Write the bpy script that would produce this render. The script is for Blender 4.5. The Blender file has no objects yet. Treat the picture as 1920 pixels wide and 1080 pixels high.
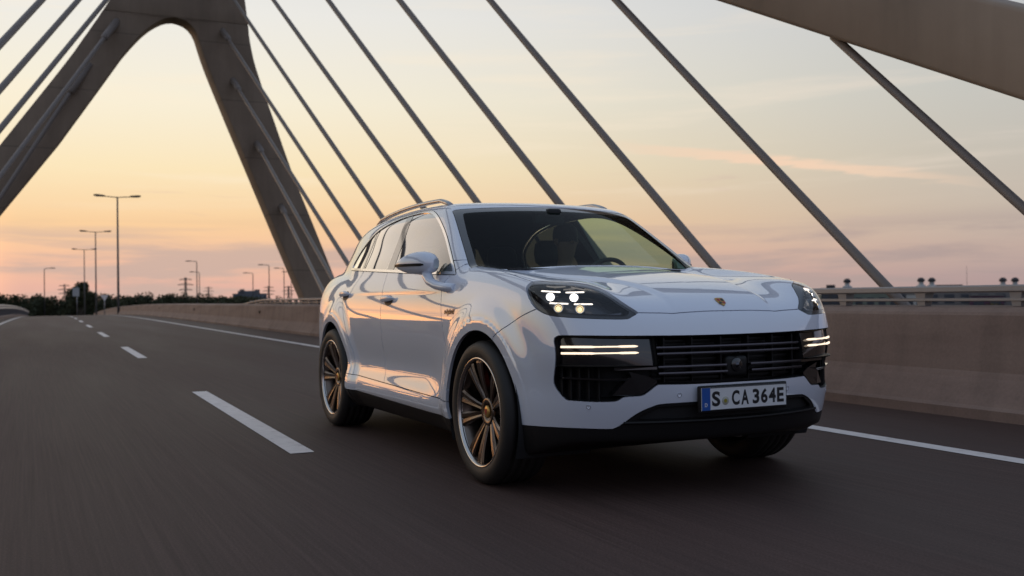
import bpy, bmesh, math, random
import numpy as np
from mathutils import Vector, Matrix

# ------------------------------------------------------------------ scene, camera, world, sun
scene = bpy.context.scene
COL = scene.collection
rng = random.Random(7)

cam_data = bpy.data.cameras.new('camera')
cam_data.lens = 36.0 * 1875.73 / 1920.0
cam_data.sensor_width = 36.0
cam_data.clip_start = 0.05
cam_data.clip_end = 6000
cam = bpy.data.objects.new('camera', cam_data)
COL.objects.link(cam)
_yaw, _pit, _rol = 2.6883, 0.0092, -0.0131
CAM = Vector((4.9775, -3.1875, 1.0121))
_fw = Vector((math.cos(_pit) * math.cos(_yaw), math.cos(_pit) * math.sin(_yaw), math.sin(_pit)))
_rt = Vector((math.sin(_yaw), -math.cos(_yaw), 0)); _up = _rt.cross(_fw)
_r2 = _rt * math.cos(_rol) + _up * math.sin(_rol); _u2 = -_rt * math.sin(_rol) + _up * math.cos(_rol)
_m = Matrix((_r2, _u2, -_fw)).transposed().to_4x4(); _m.translation = CAM
cam.matrix_world = _m
scene.camera = cam
cam_data.dof.use_dof = True
cam_data.dof.focus_distance = 5.6
cam_data.dof.aperture_fstop = 2.8

scene.view_settings.view_transform = 'Standard'
scene.view_settings.look = 'None'
scene.view_settings.exposure = 0.0
scene.view_settings.gamma = 1.0
scene.render.resolution_x, scene.render.resolution_y = 1024, 576
scene.cycles.max_bounces = 8
scene.cycles.transparent_max_bounces = 24
scene.cycles.caustics_reflective = False
scene.cycles.caustics_refractive = False

SUN_AZ = math.radians(199.0)          # direction towards the set sun, seen from above, from +x
SUN_EL = math.radians(2.0)

world = bpy.data.worlds.new('World'); scene.world = world; world.use_nodes = True
def build_world():
    nt = world.node_tree; N = nt.nodes; L = nt.links; N.clear()
    out = N.new('ShaderNodeOutputWorld'); bg = N.new('ShaderNodeBackground')
    tc = N.new('ShaderNodeTexCoord'); sep = N.new('ShaderNodeSeparateXYZ')
    L.new(tc.outputs['Generated'], sep.inputs[0])
    def math_(op, a, b=None, clamp=False):
        n = N.new('ShaderNodeMath'); n.operation = op; n.use_clamp = clamp
        for i, v in enumerate((a, b)):
            if v is None: continue
            if isinstance(v, (int, float)): n.inputs[i].default_value = v
            else: L.new(v, n.inputs[i])
        return n.outputs[0]
    x, y, z = sep.outputs
    # azimuth closeness to the sun
    r = math_('SQRT', math_('ADD', math_('MULTIPLY', x, x), math_('MULTIPLY', y, y)))
    r = math_('MAXIMUM', r, 1e-4)
    ca = math_('DIVIDE', math_('ADD', math_('MULTIPLY', x, math.cos(SUN_AZ)), math_('MULTIPLY', y, math.sin(SUN_AZ))), r)
    sa = math_('DIVIDE', math_('ADD', math_('MULTIPLY', x, -math.sin(SUN_AZ)), math_('MULTIPLY', y, math.cos(SUN_AZ))), r)
    e = math_('MAXIMUM', z, 0.0)
    def ramp(stops, f):
        n = N.new('ShaderNodeValToRGB'); cr = n.color_ramp
        cr.interpolation = 'EASE' if False else 'LINEAR'
        while len(cr.elements) > 1: cr.elements.remove(cr.elements[-1])
        cr.elements[0].position = stops[0][0]; cr.elements[0].color = (*stops[0][1], 1)
        for p, c in stops[1:]:
            el = cr.elements.new(p); el.color = (*c, 1)
        L.new(f, n.inputs[0]); return n.outputs[0]
    ee = math_('POWER', e, 0.5)          # spread the horizon
    q = lambda v: v ** 0.5
    sunward = ramp([(0, (.70, .44, .37)), (q(.015), (.82, .47, .37)), (q(.04), (.93, .54, .36)), (q(.075), (.97, .64, .35)), (q(.125), (.98, .80, .51)),
                    (q(.19), (.95, .87, .69)), (q(.27), (.86, .84, .79)), (q(.45), (.58, .62, .66)), (1, (.28, .36, .50))], ee)
    across = ramp([(0, (.38, .28, .28)), (q(.015), (.44, .33, .32)), (q(.04), (.52, .40, .35)), (q(.075), (.55, .47, .40)), (q(.125), (.55, .51, .45)),
                   (q(.19), (.54, .54, .51)), (q(.27), (.53, .55, .57)), (q(.45), (.40, .46, .55)), (1, (.28, .36, .50))], ee)
    away = ramp([(0, (.18, .17, .23)), (q(.03), (.25, .23, .30)), (q(.09), (.35, .33, .41)), (q(.2), (.37, .41, .54)),
                 (q(.45), (.34, .42, .56)), (1, (.28, .36, .50))], ee)
    def mix(f, a, b, mode='MIX'):
        n = N.new('ShaderNodeMix'); n.data_type = 'RGBA'; n.blend_type = mode
        if isinstance(f, (int, float)): n.inputs[0].default_value = f
        else: L.new(f, n.inputs[0])
        for i, v in ((6, a), (7, b)):
            if isinstance(v, tuple): n.inputs[i].default_value = (*v, 1)
            else: L.new(v, n.inputs[i])
        return n.outputs[2]
    def remap(v, a, b):
        n = N.new('ShaderNodeMapRange'); n.interpolation_type = 'SMOOTHSTEP'
        L.new(v, n.inputs[0]); n.inputs[1].default_value = a; n.inputs[2].default_value = b
        return n.outputs[0]
    c = mix(remap(ca, -.35, .30), away, across)
    c = mix(remap(ca, .22, .95), c, sunward)
    # glow round the sun that has just gone down
    gl = math_('MULTIPLY', remap(ca, .945, .995), ramp([(0, (.7,) * 3), (q(.03), (1, 1, 1)), (q(.08), (.5,) * 3), (q(.16), (0, 0, 0))], ee))
    c = mix(gl, c, (3.6, 1.5, .40))
    # thin streaked clouds, flat layers low over the horizon
    comb = N.new('ShaderNodeCombineXYZ')
    az = math_('ARCTAN2', sa, ca)
    L.new(math_('MULTIPLY', az, 2.2), comb.inputs[0]); L.new(math_('MULTIPLY', e, 24.0), comb.inputs[1])
    def noise(scale, detail, off):
        mp = N.new('ShaderNodeMapping'); mp.inputs['Location'].default_value = off
        L.new(comb.outputs[0], mp.inputs[0])
        n = N.new('ShaderNodeTexNoise'); n.inputs['Scale'].default_value = scale; n.inputs['Detail'].default_value = detail
        n.inputs['Roughness'].default_value = .58; n.inputs['Distortion'].default_value = .35
        L.new(mp.outputs[0], n.inputs['Vector']); return n.outputs[0]
    low = math_('MULTIPLY', remap(noise(1.7, 7, (3.1, 1.7, 0)), .42, .60), math_('SUBTRACT', 1.0, remap(e, .045, .085)))
    c = mix(math_('MULTIPLY', low, .80), c, mix(remap(ca, .1, .9), (.36, .29, .29), (.58, .43, .37)))
    wisp = math_('MULTIPLY', remap(noise(2.6, 8, (7.7, 2.4, 0)), .60, .74), math_('MULTIPLY', remap(e, .06, .08), math_('SUBTRACT', 1.0, remap(e, .10, .13))))
    c = mix(math_('MULTIPLY', wisp, .5), c, mix(remap(ca, .1, .9), (.50, .40, .38), (.72, .50, .42)))
    mid = math_('MULTIPLY', remap(noise(1.3, 8, (9.3, 4.2, 0)), .50, .72), math_('MULTIPLY', remap(e, .07, .12), math_('SUBTRACT', 1.0, remap(e, .2, .5))))
    c = mix(math_('MULTIPLY', mid, .42), c, mix(remap(ca, .1, .9), (.80, .68, .60), (1., .86, .66)))
    # one rosy streak of cloud low on the far side
    a1 = math_('ADD', az, 1.05)
    lin = math_('ADD', .1265, math_('ADD', math_('MULTIPLY', a1, .147), math_('MULTIPLY', math_('MULTIPLY', a1, a1), -.09)))
    d1 = math_('ADD', math_('SUBTRACT', e, lin), math_('MULTIPLY', math_('SUBTRACT', noise(7.0, 7, (1, 2, 0)), .5), .016))
    wdt = math_('SUBTRACT', 1.0, remap(math_('ABSOLUTE', a1), .0, .19))
    up_ = math_('SUBTRACT', 1.0, remap(d1, .0015, .0075)); dn_ = remap(d1, -.0060, -.0025)
    band = math_('MULTIPLY', math_('MULTIPLY', up_, dn_), math_('POWER', wdt, .6))
    c = mix(math_('MULTIPLY', band, .85), c, (.93, .66, .48))
    L.new(c, bg.inputs[0]); bg.inputs[1].default_value = 1.0
    L.new(bg.outputs[0], out.inputs[0])
build_world()

sun_data = bpy.data.lights.new('sun', 'SUN'); sun_data.energy = 0.12; sun_data.angle = math.radians(40); sun_data.color = (1.0, .58, .28)
sun = bpy.data.objects.new('sun', sun_data); COL.objects.link(sun)
_d = Vector((math.cos(SUN_AZ) * math.cos(SUN_EL + .03), math.sin(SUN_AZ) * math.cos(SUN_EL + .03), math.sin(SUN_EL + .03)))
sun.rotation_euler = _d.to_track_quat('Z', 'Y').to_euler()

# ------------------------------------------------------------------ helpers
def link(name, me, mat=None, parent=None):
    o = bpy.data.objects.new(name, me); COL.objects.link(o)
    if mat is not None and me is not None and not me.materials: me.materials.append(mat)
    if parent is not None: o.parent = parent
    return o
def empty(name, loc=(0, 0, 0)):
    o = bpy.data.objects.new(name, None); COL.objects.link(o); o.location = loc; o.empty_display_size = .2
    return o
def tag(o, label=None, cat=None, group=None, kind=None):
    if label: o['label'] = label
    if cat: o['category'] = cat
    if group: o['group'] = group
    if kind: o['kind'] = kind
    return o
class MB:
    """collects shapes into one mesh"""
    def __init__(s): s.v = []; s.f = []; s.sm = []
    def add(s, v, f, smooth=False):
        n = len(s.v); s.v += [tuple(p) for p in v]; s.f += [tuple(i + n for i in q) for q in f]; s.sm += [smooth] * len(f); return s
    def box(s, c, d, rot=None):
        x, y, z = d[0] / 2, d[1] / 2, d[2] / 2
        v = [Vector(p) for p in ((-x, -y, -z), (x, -y, -z), (x, y, -z), (-x, y, -z), (-x, -y, z), (x, -y, z), (x, y, z), (-x, y, z))]
        if rot is not None: v = [rot @ p for p in v]
        return s.add([p + Vector(c) for p in v], [(0, 3, 2, 1), (4, 5, 6, 7), (0, 1, 5, 4), (1, 2, 6, 5), (2, 3, 7, 6), (3, 0, 4, 7)])
    def tube(s, pts, rad, n=8, caps=True):
        pts = [Vector(p) for p in pts]; rad = rad if isinstance(rad, (list, tuple)) else [rad] * len(pts)
        rings = []; ref = None
        for i, p in enumerate(pts):
            t = (pts[min(i + 1, len(pts) - 1)] - pts[max(i - 1, 0)]).normalized()
            if ref is None: ref = Vector((0, 0, 1)) if abs(t.z) < .9 else Vector((1, 0, 0))
            a = (ref - t * ref.dot(t)).normalized(); b = t.cross(a); ref = a
            rings.append([p + (a * math.cos(k * 2 * math.pi / n) + b * math.sin(k * 2 * math.pi / n)) * rad[i] for k in range(n)])
        v = [q for r in rings for q in r]; f = []
        for i in range(len(pts) - 1):
            for k in range(n):
                f.append((i * n + k, i * n + (k + 1) % n, (i + 1) * n + (k + 1) % n, (i + 1) * n + k))
        s.add(v, f, True)
        if caps:
            m = len(s.v) - len(v)
            s.f += [tuple(m + k for k in reversed(range(n))), tuple(m + (len(pts) - 1) * n + k for k in range(n))]; s.sm += [False, False]
        return s
    def sweep(s, secs, closed=True, caps=True, smooth=False):
        n = len(secs[0]); v = [p for r in secs for p in r]; f = []
        for i in range(len(secs) - 1):
            for k in range(n if closed else n - 1):
                f.append((i * n + k, i * n + (k + 1) % n, (i + 1) * n + (k + 1) % n, (i + 1) * n + k))
        m = len(s.v); s.add(v, f, smooth)
        if caps and closed:
            s.f += [tuple(m + k for k in reversed(range(n))), tuple(m + (len(secs) - 1) * n + k for k in range(n))]; s.sm += [False, False]
        return s
    def lathe(s, prof, axis='y', n=48, c=(0, 0, 0)):
        """prof: (radius, offset along axis)"""
        v = []
        for r, h in prof:
            for k in range(n):
                t = 2 * math.pi * k / n; a, b = r * math.cos(t), r * math.sin(t)
                p = (a, h, b) if axis == 'y' else ((a, b, h) if axis == 'z' else (h, a, b))
                v.append((p[0] + c[0], p[1] + c[1], p[2] + c[2]))
        f = []
        for i in range(len(prof) - 1):
            for k in range(n):
                q = (i * n + k, i * n + (k + 1) % n, (i + 1) * n + (k + 1) % n, (i + 1) * n + k)
                f.append(q)
        return s.add(v, f, True)
    def mesh(s, name, recalc=True):
        me = bpy.data.meshes.new(name); me.from_pydata([tuple(p) for p in s.v], [], s.f)
        if recalc:
            bm = bmesh.new(); bm.from_mesh(me); bmesh.ops.recalc_face_normals(bm, faces=bm.faces); bm.to_mesh(me); bm.free()
        me.polygons.foreach_set('use_smooth', s.sm[:len(me.polygons)]); me.update()
        return me
    def build(s, name, mat=None, parent=None, recalc=True):
        return link(name, s.mesh(name, recalc), mat, parent)
def bevel_mod(o, w=.01, seg=2, angle=40):
    m = o.modifiers.new('bevel', 'BEVEL'); m.width = w; m.segments = seg; m.limit_method = 'ANGLE'; m.angle_limit = math.radians(angle)
    for p in o.data.polygons: p.use_smooth = True
    m.harden_normals = False
    return o
def copy_tree(o, parent=None):
    c = o.copy(); COL.objects.link(c); c.parent = parent
    for ch in list(o.children): copy_tree(ch, c)
    return c

# ------------------------------------------------------------------ materials
def mat(name, col=(.5, .5, .5), rough=.5, metal=0., **kw):
    m = bpy.data.materials.new(name); m.use_nodes = True
    b = m.node_tree.nodes['Principled BSDF']
    b.inputs['Base Color'].default_value = (*col, 1); b.inputs['Roughness'].default_value = rough; b.inputs['Metallic'].default_value = metal
    for k, v in kw.items(): b.inputs[k.replace('_', ' ')].default_value = v
    return m
def nodes(m): return m.node_tree.nodes, m.node_tree.links, m.node_tree.nodes['Principled BSDF']
def tex(m, kind='Noise', scale=5., detail=5., rough=.6, stretch=(1, 1, 1), coord='Object', off=(0, 0, 0)):
    N, L, b = nodes(m)
    tc = N.new('ShaderNodeTexCoord'); mp = N.new('ShaderNodeMapping'); mp.inputs['Scale'].default_value = stretch; mp.inputs['Location'].default_value = off
    L.new(tc.outputs[coord], mp.inputs[0])
    n = N.new('ShaderNodeTex' + kind); n.inputs['Scale'].default_value = scale
    if kind == 'Noise': n.inputs['Detail'].default_value = detail; n.inputs['Roughness'].default_value = rough
    L.new(mp.outputs[0], n.inputs['Vector'])
    return n.outputs[0] if kind != 'Voronoi' else n.outputs['Distance']
def ramp2(m, f, stops):
    N, L, b = nodes(m); n = N.new('ShaderNodeValToRGB'); cr = n.color_ramp
    cr.elements[0].position = stops[0][0]; cr.elements[0].color = (*stops[0][1], 1)
    cr.elements[1].position = stops[-1][0]; cr.elements[1].color = (*stops[-1][1], 1)
    for p, c in stops[1:-1]: cr.elements.new(p).color = (*c, 1)
    L.new(f, n.inputs[0]); return n.outputs[0]
def mixc(m, f, a, b_, mode='MULTIPLY'):
    N, L, b = nodes(m); n = N.new('ShaderNodeMix'); n.data_type = 'RGBA'; n.blend_type = mode
    if isinstance(f, (int, float)): n.inputs[0].default_value = f
    else: L.new(f, n.inputs[0])
    for i, v in ((6, a), (7, b_)):
        if isinstance(v, tuple): n.inputs[i].default_value = (*v, 1)
        else: L.new(v, n.inputs[i])
    return n.outputs[2]
def bump(m, f, strength=.3, dist=.01):
    N, L, b = nodes(m); n = N.new('ShaderNodeBump'); n.inputs['Strength'].default_value = strength; n.inputs['Distance'].default_value = dist
    L.new(f, n.inputs['Height']); L.new(n.outputs[0], b.inputs['Normal'])
def setc(m, c, inp='Base Color'):
    N, L, b = nodes(m); L.new(c, b.inputs[inp])
g3 = lambda v: (v, v, v)

M = {}
def build_materials():
    m = M['asphalt'] = mat('asphalt', (.1, .09, .09), .8, 0, Specular_IOR_Level=.22)
    a = tex(m, scale=90, detail=4, rough=.7); bb = tex(m, scale=.55, detail=5, stretch=(.12, 1.6, 1)); cc = tex(m, scale=7, detail=5, stretch=(.06, 3.5, 1))
    fine = ramp2(m, a, [(.3, (.056, .034, .029)), (.55, (.081, .050, .042)), (.75, (.124, .080, .068))])
    c = mixc(m, 1., fine, ramp2(m, bb, [(.3, g3(.78)), (.7, g3(1.14))]))
    c = mixc(m, 1., c, ramp2(m, cc, [(.3, g3(.90)), (.7, g3(1.1))]))
    dd = tex(m, scale=18, detail=4, stretch=(.035, 3.2, 1), off=(3, 5, 0)); c = mixc(m, 1., c, ramp2(m, dd, [(.3, g3(.80)), (.7, g3(1.2))]))
    setc(m, c); setc(m, ramp2(m, bb, [(.3, g3(.62)), (.7, g3(.8))]), 'Roughness'); bump(m, a, .35, .004)
    m = M['roadpaint'] = mat('road_paint', (.62, .6, .58), .65)
    a = tex(m, scale=9, detail=8, rough=.75); setc(m, ramp2(m, a, [(.28, (.40, .35, .33)), (.42, (.70, .63, .59)), (.7, (.82, .75, .71))]))
    m = M['concrete'] = mat('barrier_concrete', (.4, .36, .33), .85)
    a = tex(m, scale=1.1, detail=8, stretch=(.22, 1, 1.6)); b2 = tex(m, scale=2.2, detail=6, stretch=(2.2, 1, .22)); c3 = tex(m, scale=40, detail=3)
    c = ramp2(m, a, [(.25, (.18, .118, .092)), (.5, (.262, .18, .142)), (.75, (.335, .243, .19))])
    c = mixc(m, .38, c, ramp2(m, b2, [(.36, g3(.66)), (.55, g3(1.0))])); c = mixc(m, .5, c, ramp2(m, c3, [(.3, g3(.8)), (.7, g3(1.1))]))
    setc(m, c); bump(m, c3, .25, .004)
    m = M['pylon'] = mat('pylon_concrete', (.3, .27, .25), .75)
    a = tex(m, scale=.35, detail=8); b2 = tex(m, scale=1.2, detail=7, stretch=(1.5, 1.5, .18))
    c = ramp2(m, a, [(.3, (.22, .158, .112)), (.7, (.33, .247, .18))]); c = mixc(m, .6, c, ramp2(m, b2, [(.35, g3(.7)), (.6, g3(1.0))]))
    setc(m, c)
    M['strut'] = m
    m = M['pylon'] = m.copy(); m.name = 'pylon_formwork_concrete'; N, L, b = nodes(m)
    tc = N.new('ShaderNodeTexCoord'); sp = N.new('ShaderNodeSeparateXYZ'); L.new(tc.outputs['Object'], sp.inputs[0])
    wv = N.new('ShaderNodeMath'); wv.operation = 'PINGPONG'; wv.inputs[1].default_value = 1.1; L.new(sp.outputs['Z'], wv.inputs[0])
    st = N.new('ShaderNodeMapRange'); st.inputs[1].default_value = .012; st.inputs[2].default_value = .03; st.inputs[3].default_value = .72; st.inputs[4].default_value = 1.; L.new(wv.outputs[0], st.inputs[0])
    old = b.inputs['Base Color'].links[0].from_socket; setc(m, mixc(m, 1., old, st.outputs[0])); bump(m, st.outputs[0], .5, .01)
    M['cable'] = mat('cable_sheath', (.20, .165, .145), .55)
    M['rail'] = mat('galvanised_rail', (.36, .33, .31), .55, .3)
    M['galv'] = mat('galvanised_steel', (.33, .33, .34), .45, .6)
    M['darksteel'] = mat('dark_steel', (.09, .085, .085), .5, .4)
    M['black'] = mat('black_marker', (.012, .012, .013), .6)
    m = M['ground'] = mat('grass_ground', (.08, .09, .04), .95)
    a = tex(m, scale=.06, detail=9); setc(m, ramp2(m, a, [(.3, (.05, .055, .025)), (.6, (.10, .095, .045)), (.8, (.15, .13, .07))]))
    m = M['leaf'] = mat('leaves_dark', (.03, .04, .012), .8); N, L, b = nodes(m)
    a = tex(m, scale=.35, detail=4); setc(m, ramp2(m, a, [(.3, (.022, .028, .010)), (.55, (.045, .05, .018)), (.8, (.085, .07, .025))]))
    m = M['leaf2'] = mat('leaves_autumn', (.06, .05, .02), .8)
    a = tex(m, scale=.25, detail=4); setc(m, ramp2(m, a, [(.3, (.04, .05, .018)), (.5, (.085, .06, .02)), (.75, (.14, .07, .025))]))
    M['bark'] = mat('bark', (.05, .04, .03), .9)
    # car
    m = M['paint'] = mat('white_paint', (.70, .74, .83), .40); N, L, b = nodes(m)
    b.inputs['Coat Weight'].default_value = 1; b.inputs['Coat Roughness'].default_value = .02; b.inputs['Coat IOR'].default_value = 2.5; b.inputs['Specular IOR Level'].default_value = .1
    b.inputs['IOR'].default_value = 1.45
    M['gloss'] = mat('gloss_black', (.008, .008, .009), .12, 0, Coat_Weight=1., Coat_Roughness=.03)
    m = M['plastic'] = mat('black_plastic', (.009, .0085, .009), .5, 0, Specular_IOR_Level=.3)
    M['rubber'] = mat('tyre_rubber', (.017, .015, .014), .62)
    M['chrome'] = mat('satin_chrome', (.78, .76, .74), .16, 1.)
    M['rim'] = mat('dark_rim', (.17, .135, .112), .28, 1.)
    M['rimlip'] = mat('machined_rim', (.62, .58, .54), .2, 1.)
    M['disc'] = mat('brake_disc', (.22, .21, .2), .35, 1.)
    M['caliper'] = mat('brake_caliper', (.30, .02, .015), .4)
    M['interior'] = mat('interior_dark', (.012, .012, .013), .75)
    M['seat'] = mat('seat_leather', (.016, .015, .015), .5)
    def thin_glass(name, tint, refl=1.0, rough=0.0):
        m = bpy.data.materials.new(name); m.use_nodes = True; N = m.node_tree.nodes; L = m.node_tree.links; N.clear()
        o = N.new('ShaderNodeOutputMaterial'); mx = N.new('ShaderNodeMixShader'); t = N.new('ShaderNodeBsdfTransparent'); gl = N.new('ShaderNodeBsdfGlossy')
        ge = N.new('ShaderNodeNewGeometry'); dt = N.new('ShaderNodeVectorMath'); dt.operation = 'DOT_PRODUCT'
        L.new(ge.outputs['Incoming'], dt.inputs[0]); L.new(ge.outputs['Normal'], dt.inputs[1])
        def mt(op, a, b=None):
            n = N.new('ShaderNodeMath'); n.operation = op
            for i, v in enumerate((a, b)):
                if v is None: continue
                if isinstance(v, (int, float)): n.inputs[i].default_value = v
                else: L.new(v, n.inputs[i])
            return n.outputs[0]
        # Schlick reflectance of a pane, the same from both sides
        fz = mt('ADD', .04, mt('MULTIPLY', .96, mt('POWER', mt('SUBTRACT', 1., mt('ABSOLUTE', dt.outputs['Value'])), 5.)))
        mu = N.new('ShaderNodeMath'); mu.operation = 'MULTIPLY'; mu.inputs[1].default_value = refl; mu.use_clamp = True
        t.inputs[0].default_value = (*tint, 1); gl.inputs['Roughness'].default_value = rough; gl.inputs['Color'].default_value = (1, 1, 1, 1)
        ins = mt('SUBTRACT', 1., mt('MULTIPLY', ge.outputs['Backfacing'], 1. - tint[1] ** 2))   # from within, light crosses the tint twice
        L.new(mt('MULTIPLY', fz, ins), mu.inputs[0]); L.new(mu.outputs[0], mx.inputs[0]); L.new(t.outputs[0], mx.inputs[1]); L.new(gl.outputs[0], mx.inputs[2]); L.new(mx.outputs[0], o.inputs[0])
        return m
    M['glass'] = thin_glass('window_glass', (.66, .78, .66), 2.3)
    M['privacy'] = thin_glass('privacy_glass', (.045, .05, .045), 2.2)
    M['wsglass'] = thin_glass('windscreen_glass', (.56, .70, .62), .35)
    M['lens'] = thin_glass('lamp_lens', (.92, .93, .94), 1.2)
    def emit(name, col, s):
        m = mat(name, (.02, .02, .02), .4); b = m.node_tree.nodes['Principled BSDF']
        b.inputs['Emission Color'].default_value = (*col, 1); b.inputs['Emission Strength'].default_value = s; return m
    M['led'] = emit('led_white', (1., .95, .86), 16.)
    M['ledbar'] = emit('led_bar', (1., .90, .80), 2.2)
    M['ledbar2'] = emit('led_bar_warm', (1., .80, .60), 1.5)
    M['ledwarm'] = emit('led_lower', (1., .78, .42), 1.6)
    M['plate'] = mat('plate_white', (.70, .71, .72), .35)
    M['plateblue'] = mat('plate_blue', (.012, .085, .36), .35)
    M['ink'] = mat('plate_ink', (.01, .01, .012), .4)
    M['seal'] = mat('plate_seal', (.42, .42, .36), .4); M['sealc'] = mat('seal_centre', (.30, .26, .03), .4)
    M['gold'] = mat('badge_gold', (.55, .33, .10), .3, .7); M['red'] = mat('badge_red', (.35, .03, .02), .4)
    M['skin'] = mat('skin', (.35, .2, .14), .6); M['cloth'] = mat('dark_cloth', (.02, .02, .025), .9); M['hair'] = mat('hair', (.02, .014, .01), .7)
build_materials()
# ------------------------------------------------------------------ car body: one smooth skin, cut into panels
class Spl:
    """natural cubic spline, linear outside"""
    def __init__(s,pts):
        pts=sorted(pts); x=np.array([p[0] for p in pts],float); y=np.array([p[1] for p in pts],float)
        n=len(x); h=np.diff(x); A=np.zeros((n,n)); r=np.zeros(n); A[0,0]=A[-1,-1]=1
        for i in range(1,n-1):
            A[i,i-1]=h[i-1];A[i,i]=2*(h[i-1]+h[i]);A[i,i+1]=h[i]
            r[i]=6*((y[i+1]-y[i])/h[i]-(y[i]-y[i-1])/h[i-1])
        m=np.linalg.solve(A,r); s.x,s.y,s.m,s.h=x,y,m,h
        s.k0=(y[1]-y[0])/h[0]-h[0]*(2*m[0]+m[1])/6; s.k1=(y[-1]-y[-2])/h[-1]+h[-1]*(m[-2]+2*m[-1])/6
    def __call__(s,q):
        q=np.asarray(q,float); c=np.clip(q,s.x[0],s.x[-1])
        i=np.clip(np.searchsorted(s.x,c)-1,0,len(s.h)-1); h=s.h[i]
        A=(s.x[i+1]-c)/h; B=1-A
        v=A*s.y[i]+B*s.y[i+1]+((A**3-A)*s.m[i]+(B**3-B)*s.m[i+1])*h*h/6
        return v+np.where(q<s.x[0],(q-s.x[0])*s.k0,0)+np.where(q>s.x[-1],(q-s.x[-1])*s.k1,0)
def smax(a,b,k):
    h=np.maximum(k-np.abs(a-b),0)/k
    return np.maximum(a,b)+h**3*k/6
def smin(a,b,k): return -smax(-a,-b,k)
def sst(t):
    t=np.clip(t,0,1); return t*t*t*(t*(6*t-15)+10)
PLAN=Spl([(-4.1,.76),(-3.7,.865),(-3.3,.922),(-2.9,.948),(-2.2,.955),(-1.4,.953),(-.6,.950),(0,.948),(.4,.935),(.7,.905),(1.0,.85)])
SEC=Spl([(.1,-.14),(.2,-.075),(.28,-.02),(.34,.010),(.39,.012),(.45,-.004),(.52,-.024),(.60,-.022),(.70,-.006),(.80,.002),(.90,.000),(1.0,-.014),(1.08,-.036),(1.15,-.068),(1.22,-.115),(1.32,-.2)])
SECF=Spl([(.1,-.10),(.2,-.055),(.3,-.018),(.4,.0),(.5,.0),(.6,-.002),(.70,.0),(.80,.002),(.90,.0),(1.0,-.016),(1.08,-.045),(1.15,-.085),(1.22,-.14),(1.32,-.24)])
FX=Spl([(.1,.80),(.2,.90),(.28,.955),(.36,.985),(.44,1.008),(.52,1.022),(.60,1.020),(.70,.997),(.80,.970),(.88,.948),(.95,.922),(1.05,.868),(1.2,.76)])
TC=Spl([(1.15,.76),(1.0,.885),(.93,.94),(.871,.974),(.75,1.022),(.6,1.063),(.4,1.102),(.2,1.133),(0,1.158),(-.2,1.180),(-.4,1.198),(-.7,1.218),(-1.5,1.235),(-3,1.245),(-3.6,1.23),(-4.0,1.16)])
LAT=Spl([(0,0),(.2,-.003),(.4,-.018),(.52,-.032),(.62,-.028),(.72,-.005),(.80,.012),(.88,.012),(1.0,-.03)])
LATF=Spl([(0,0),(.2,-.002),(.4,-.008),(.52,-.008),(.62,.002),(.72,.008),(.80,.010),(.88,.008),(1.0,-.03)])
RR=Spl([(.15,3.80),(.3,3.93),(.45,4.0),(.6,4.03),(.8,4.01),(.95,3.98),(1.1,3.96),(1.2,3.90),(1.35,3.75)])
RZ=Spl([(-.3,1.53),(-.7,1.60),(-.95,1.637),(-1.2,1.662),(-1.7,1.682),(-2.3,1.672),(-3.0,1.622),(-3.55,1.55),(-4.1,1.46)])
GP=Spl([(-.2,.825),(-.6,.872),(-1.2,.892),(-2.0,.888),(-2.7,.860),(-3.0,.823),(-3.3,.765),(-3.7,.66),(-4.0,.57)])
TUM=Spl([(1.0,-.05),(1.16,0),(1.3,.060),(1.43,.124),(1.55,.180),(1.62,.220),(1.75,.30)])
WSX=Spl([(1.0,.03),(1.195,-.27),(1.4,-.60),(1.6,-.935),(1.75,-1.2)])
WH=((0.,.388),(-2.895,.388)); RA=.445
def side(x,z):
    wf=sst((x+.95)/.6)                    # front fender section
    wr=sst((-2.35-x)/.5)
    w=np.maximum(wf,wr)
    s=PLAN(x)+SEC(z)*(1-w)+SECF(z)*w
    for cx,cz in WH:
        d=np.sqrt((x-cx)**2+(z-cz)**2)
        up=sst((z-.05)/.25)
        s=s+up*(.026*(1-sst((d-RA-.05)/.17))+.007*(1-sst((d-RA-.055)/.02)))
    return s
def front(a,z):
    m=sst((z-.5)/.3)
    return FX(z)-(.33-.13*m)*a**2-.33*a**8
def top(x,a):
    w=sst((x+.75)/.5)
    ac=.50-.20*sst((x+.3)/1.2)
    dome=.013*sst((ac+.028-a)/.056)*sst((1.0-x)/.25)
    q=sst((x+.05)/.6)
    pod=.022*np.exp(-((x-.64)/.19)**2-((a-.66)/.13)**2)
    return TC(x)+w*(LAT(a)*(1-q)+LATF(a)*q+dome-.006)+pod
def g(P):
    x=P[...,0];a=np.abs(P[...,1]);z=P[...,2]
    zc=np.clip(z,.02,1.9)
    fs=a-side(x,zc); ff=x-front(a,zc); ft=(z-top(x,a))
    fr=-x-(RR(zc)-.22*a**2-.35*a**8); fb=(.2+.10*sst((x-.30)/.55))-z
    lb=smax(smax(fs,ff,.20),ft*.97,.13)
    lb=smax(smax(lb,fr,.18),fb,.04)
    es=(a-(GP(x)-TUM(zc)))*.9
    ew=(x-(WSX(zc)-.31*a**2))*.53
    er=z-(RZ(x)-.045*a**2-.08*a**6)
    eb=(-x-(3.60+.95*(1.5-zc)-.2*a**2))*.72
    gh=smax(smax(smax(smax(es,ew,.08),er,.10),eb,.10),1.06-z,.02)
    return smin(lb,gh,.035)
def grad(P,h=1e-4):
    G=np.empty_like(P)
    for i in range(3):
        d=np.zeros(3);d[i]=h
        G[...,i]=(g(P+d)-g(P-d))/(2*h)
    return G/np.maximum(np.linalg.norm(G,axis=-1,keepdims=True),1e-9)

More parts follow.
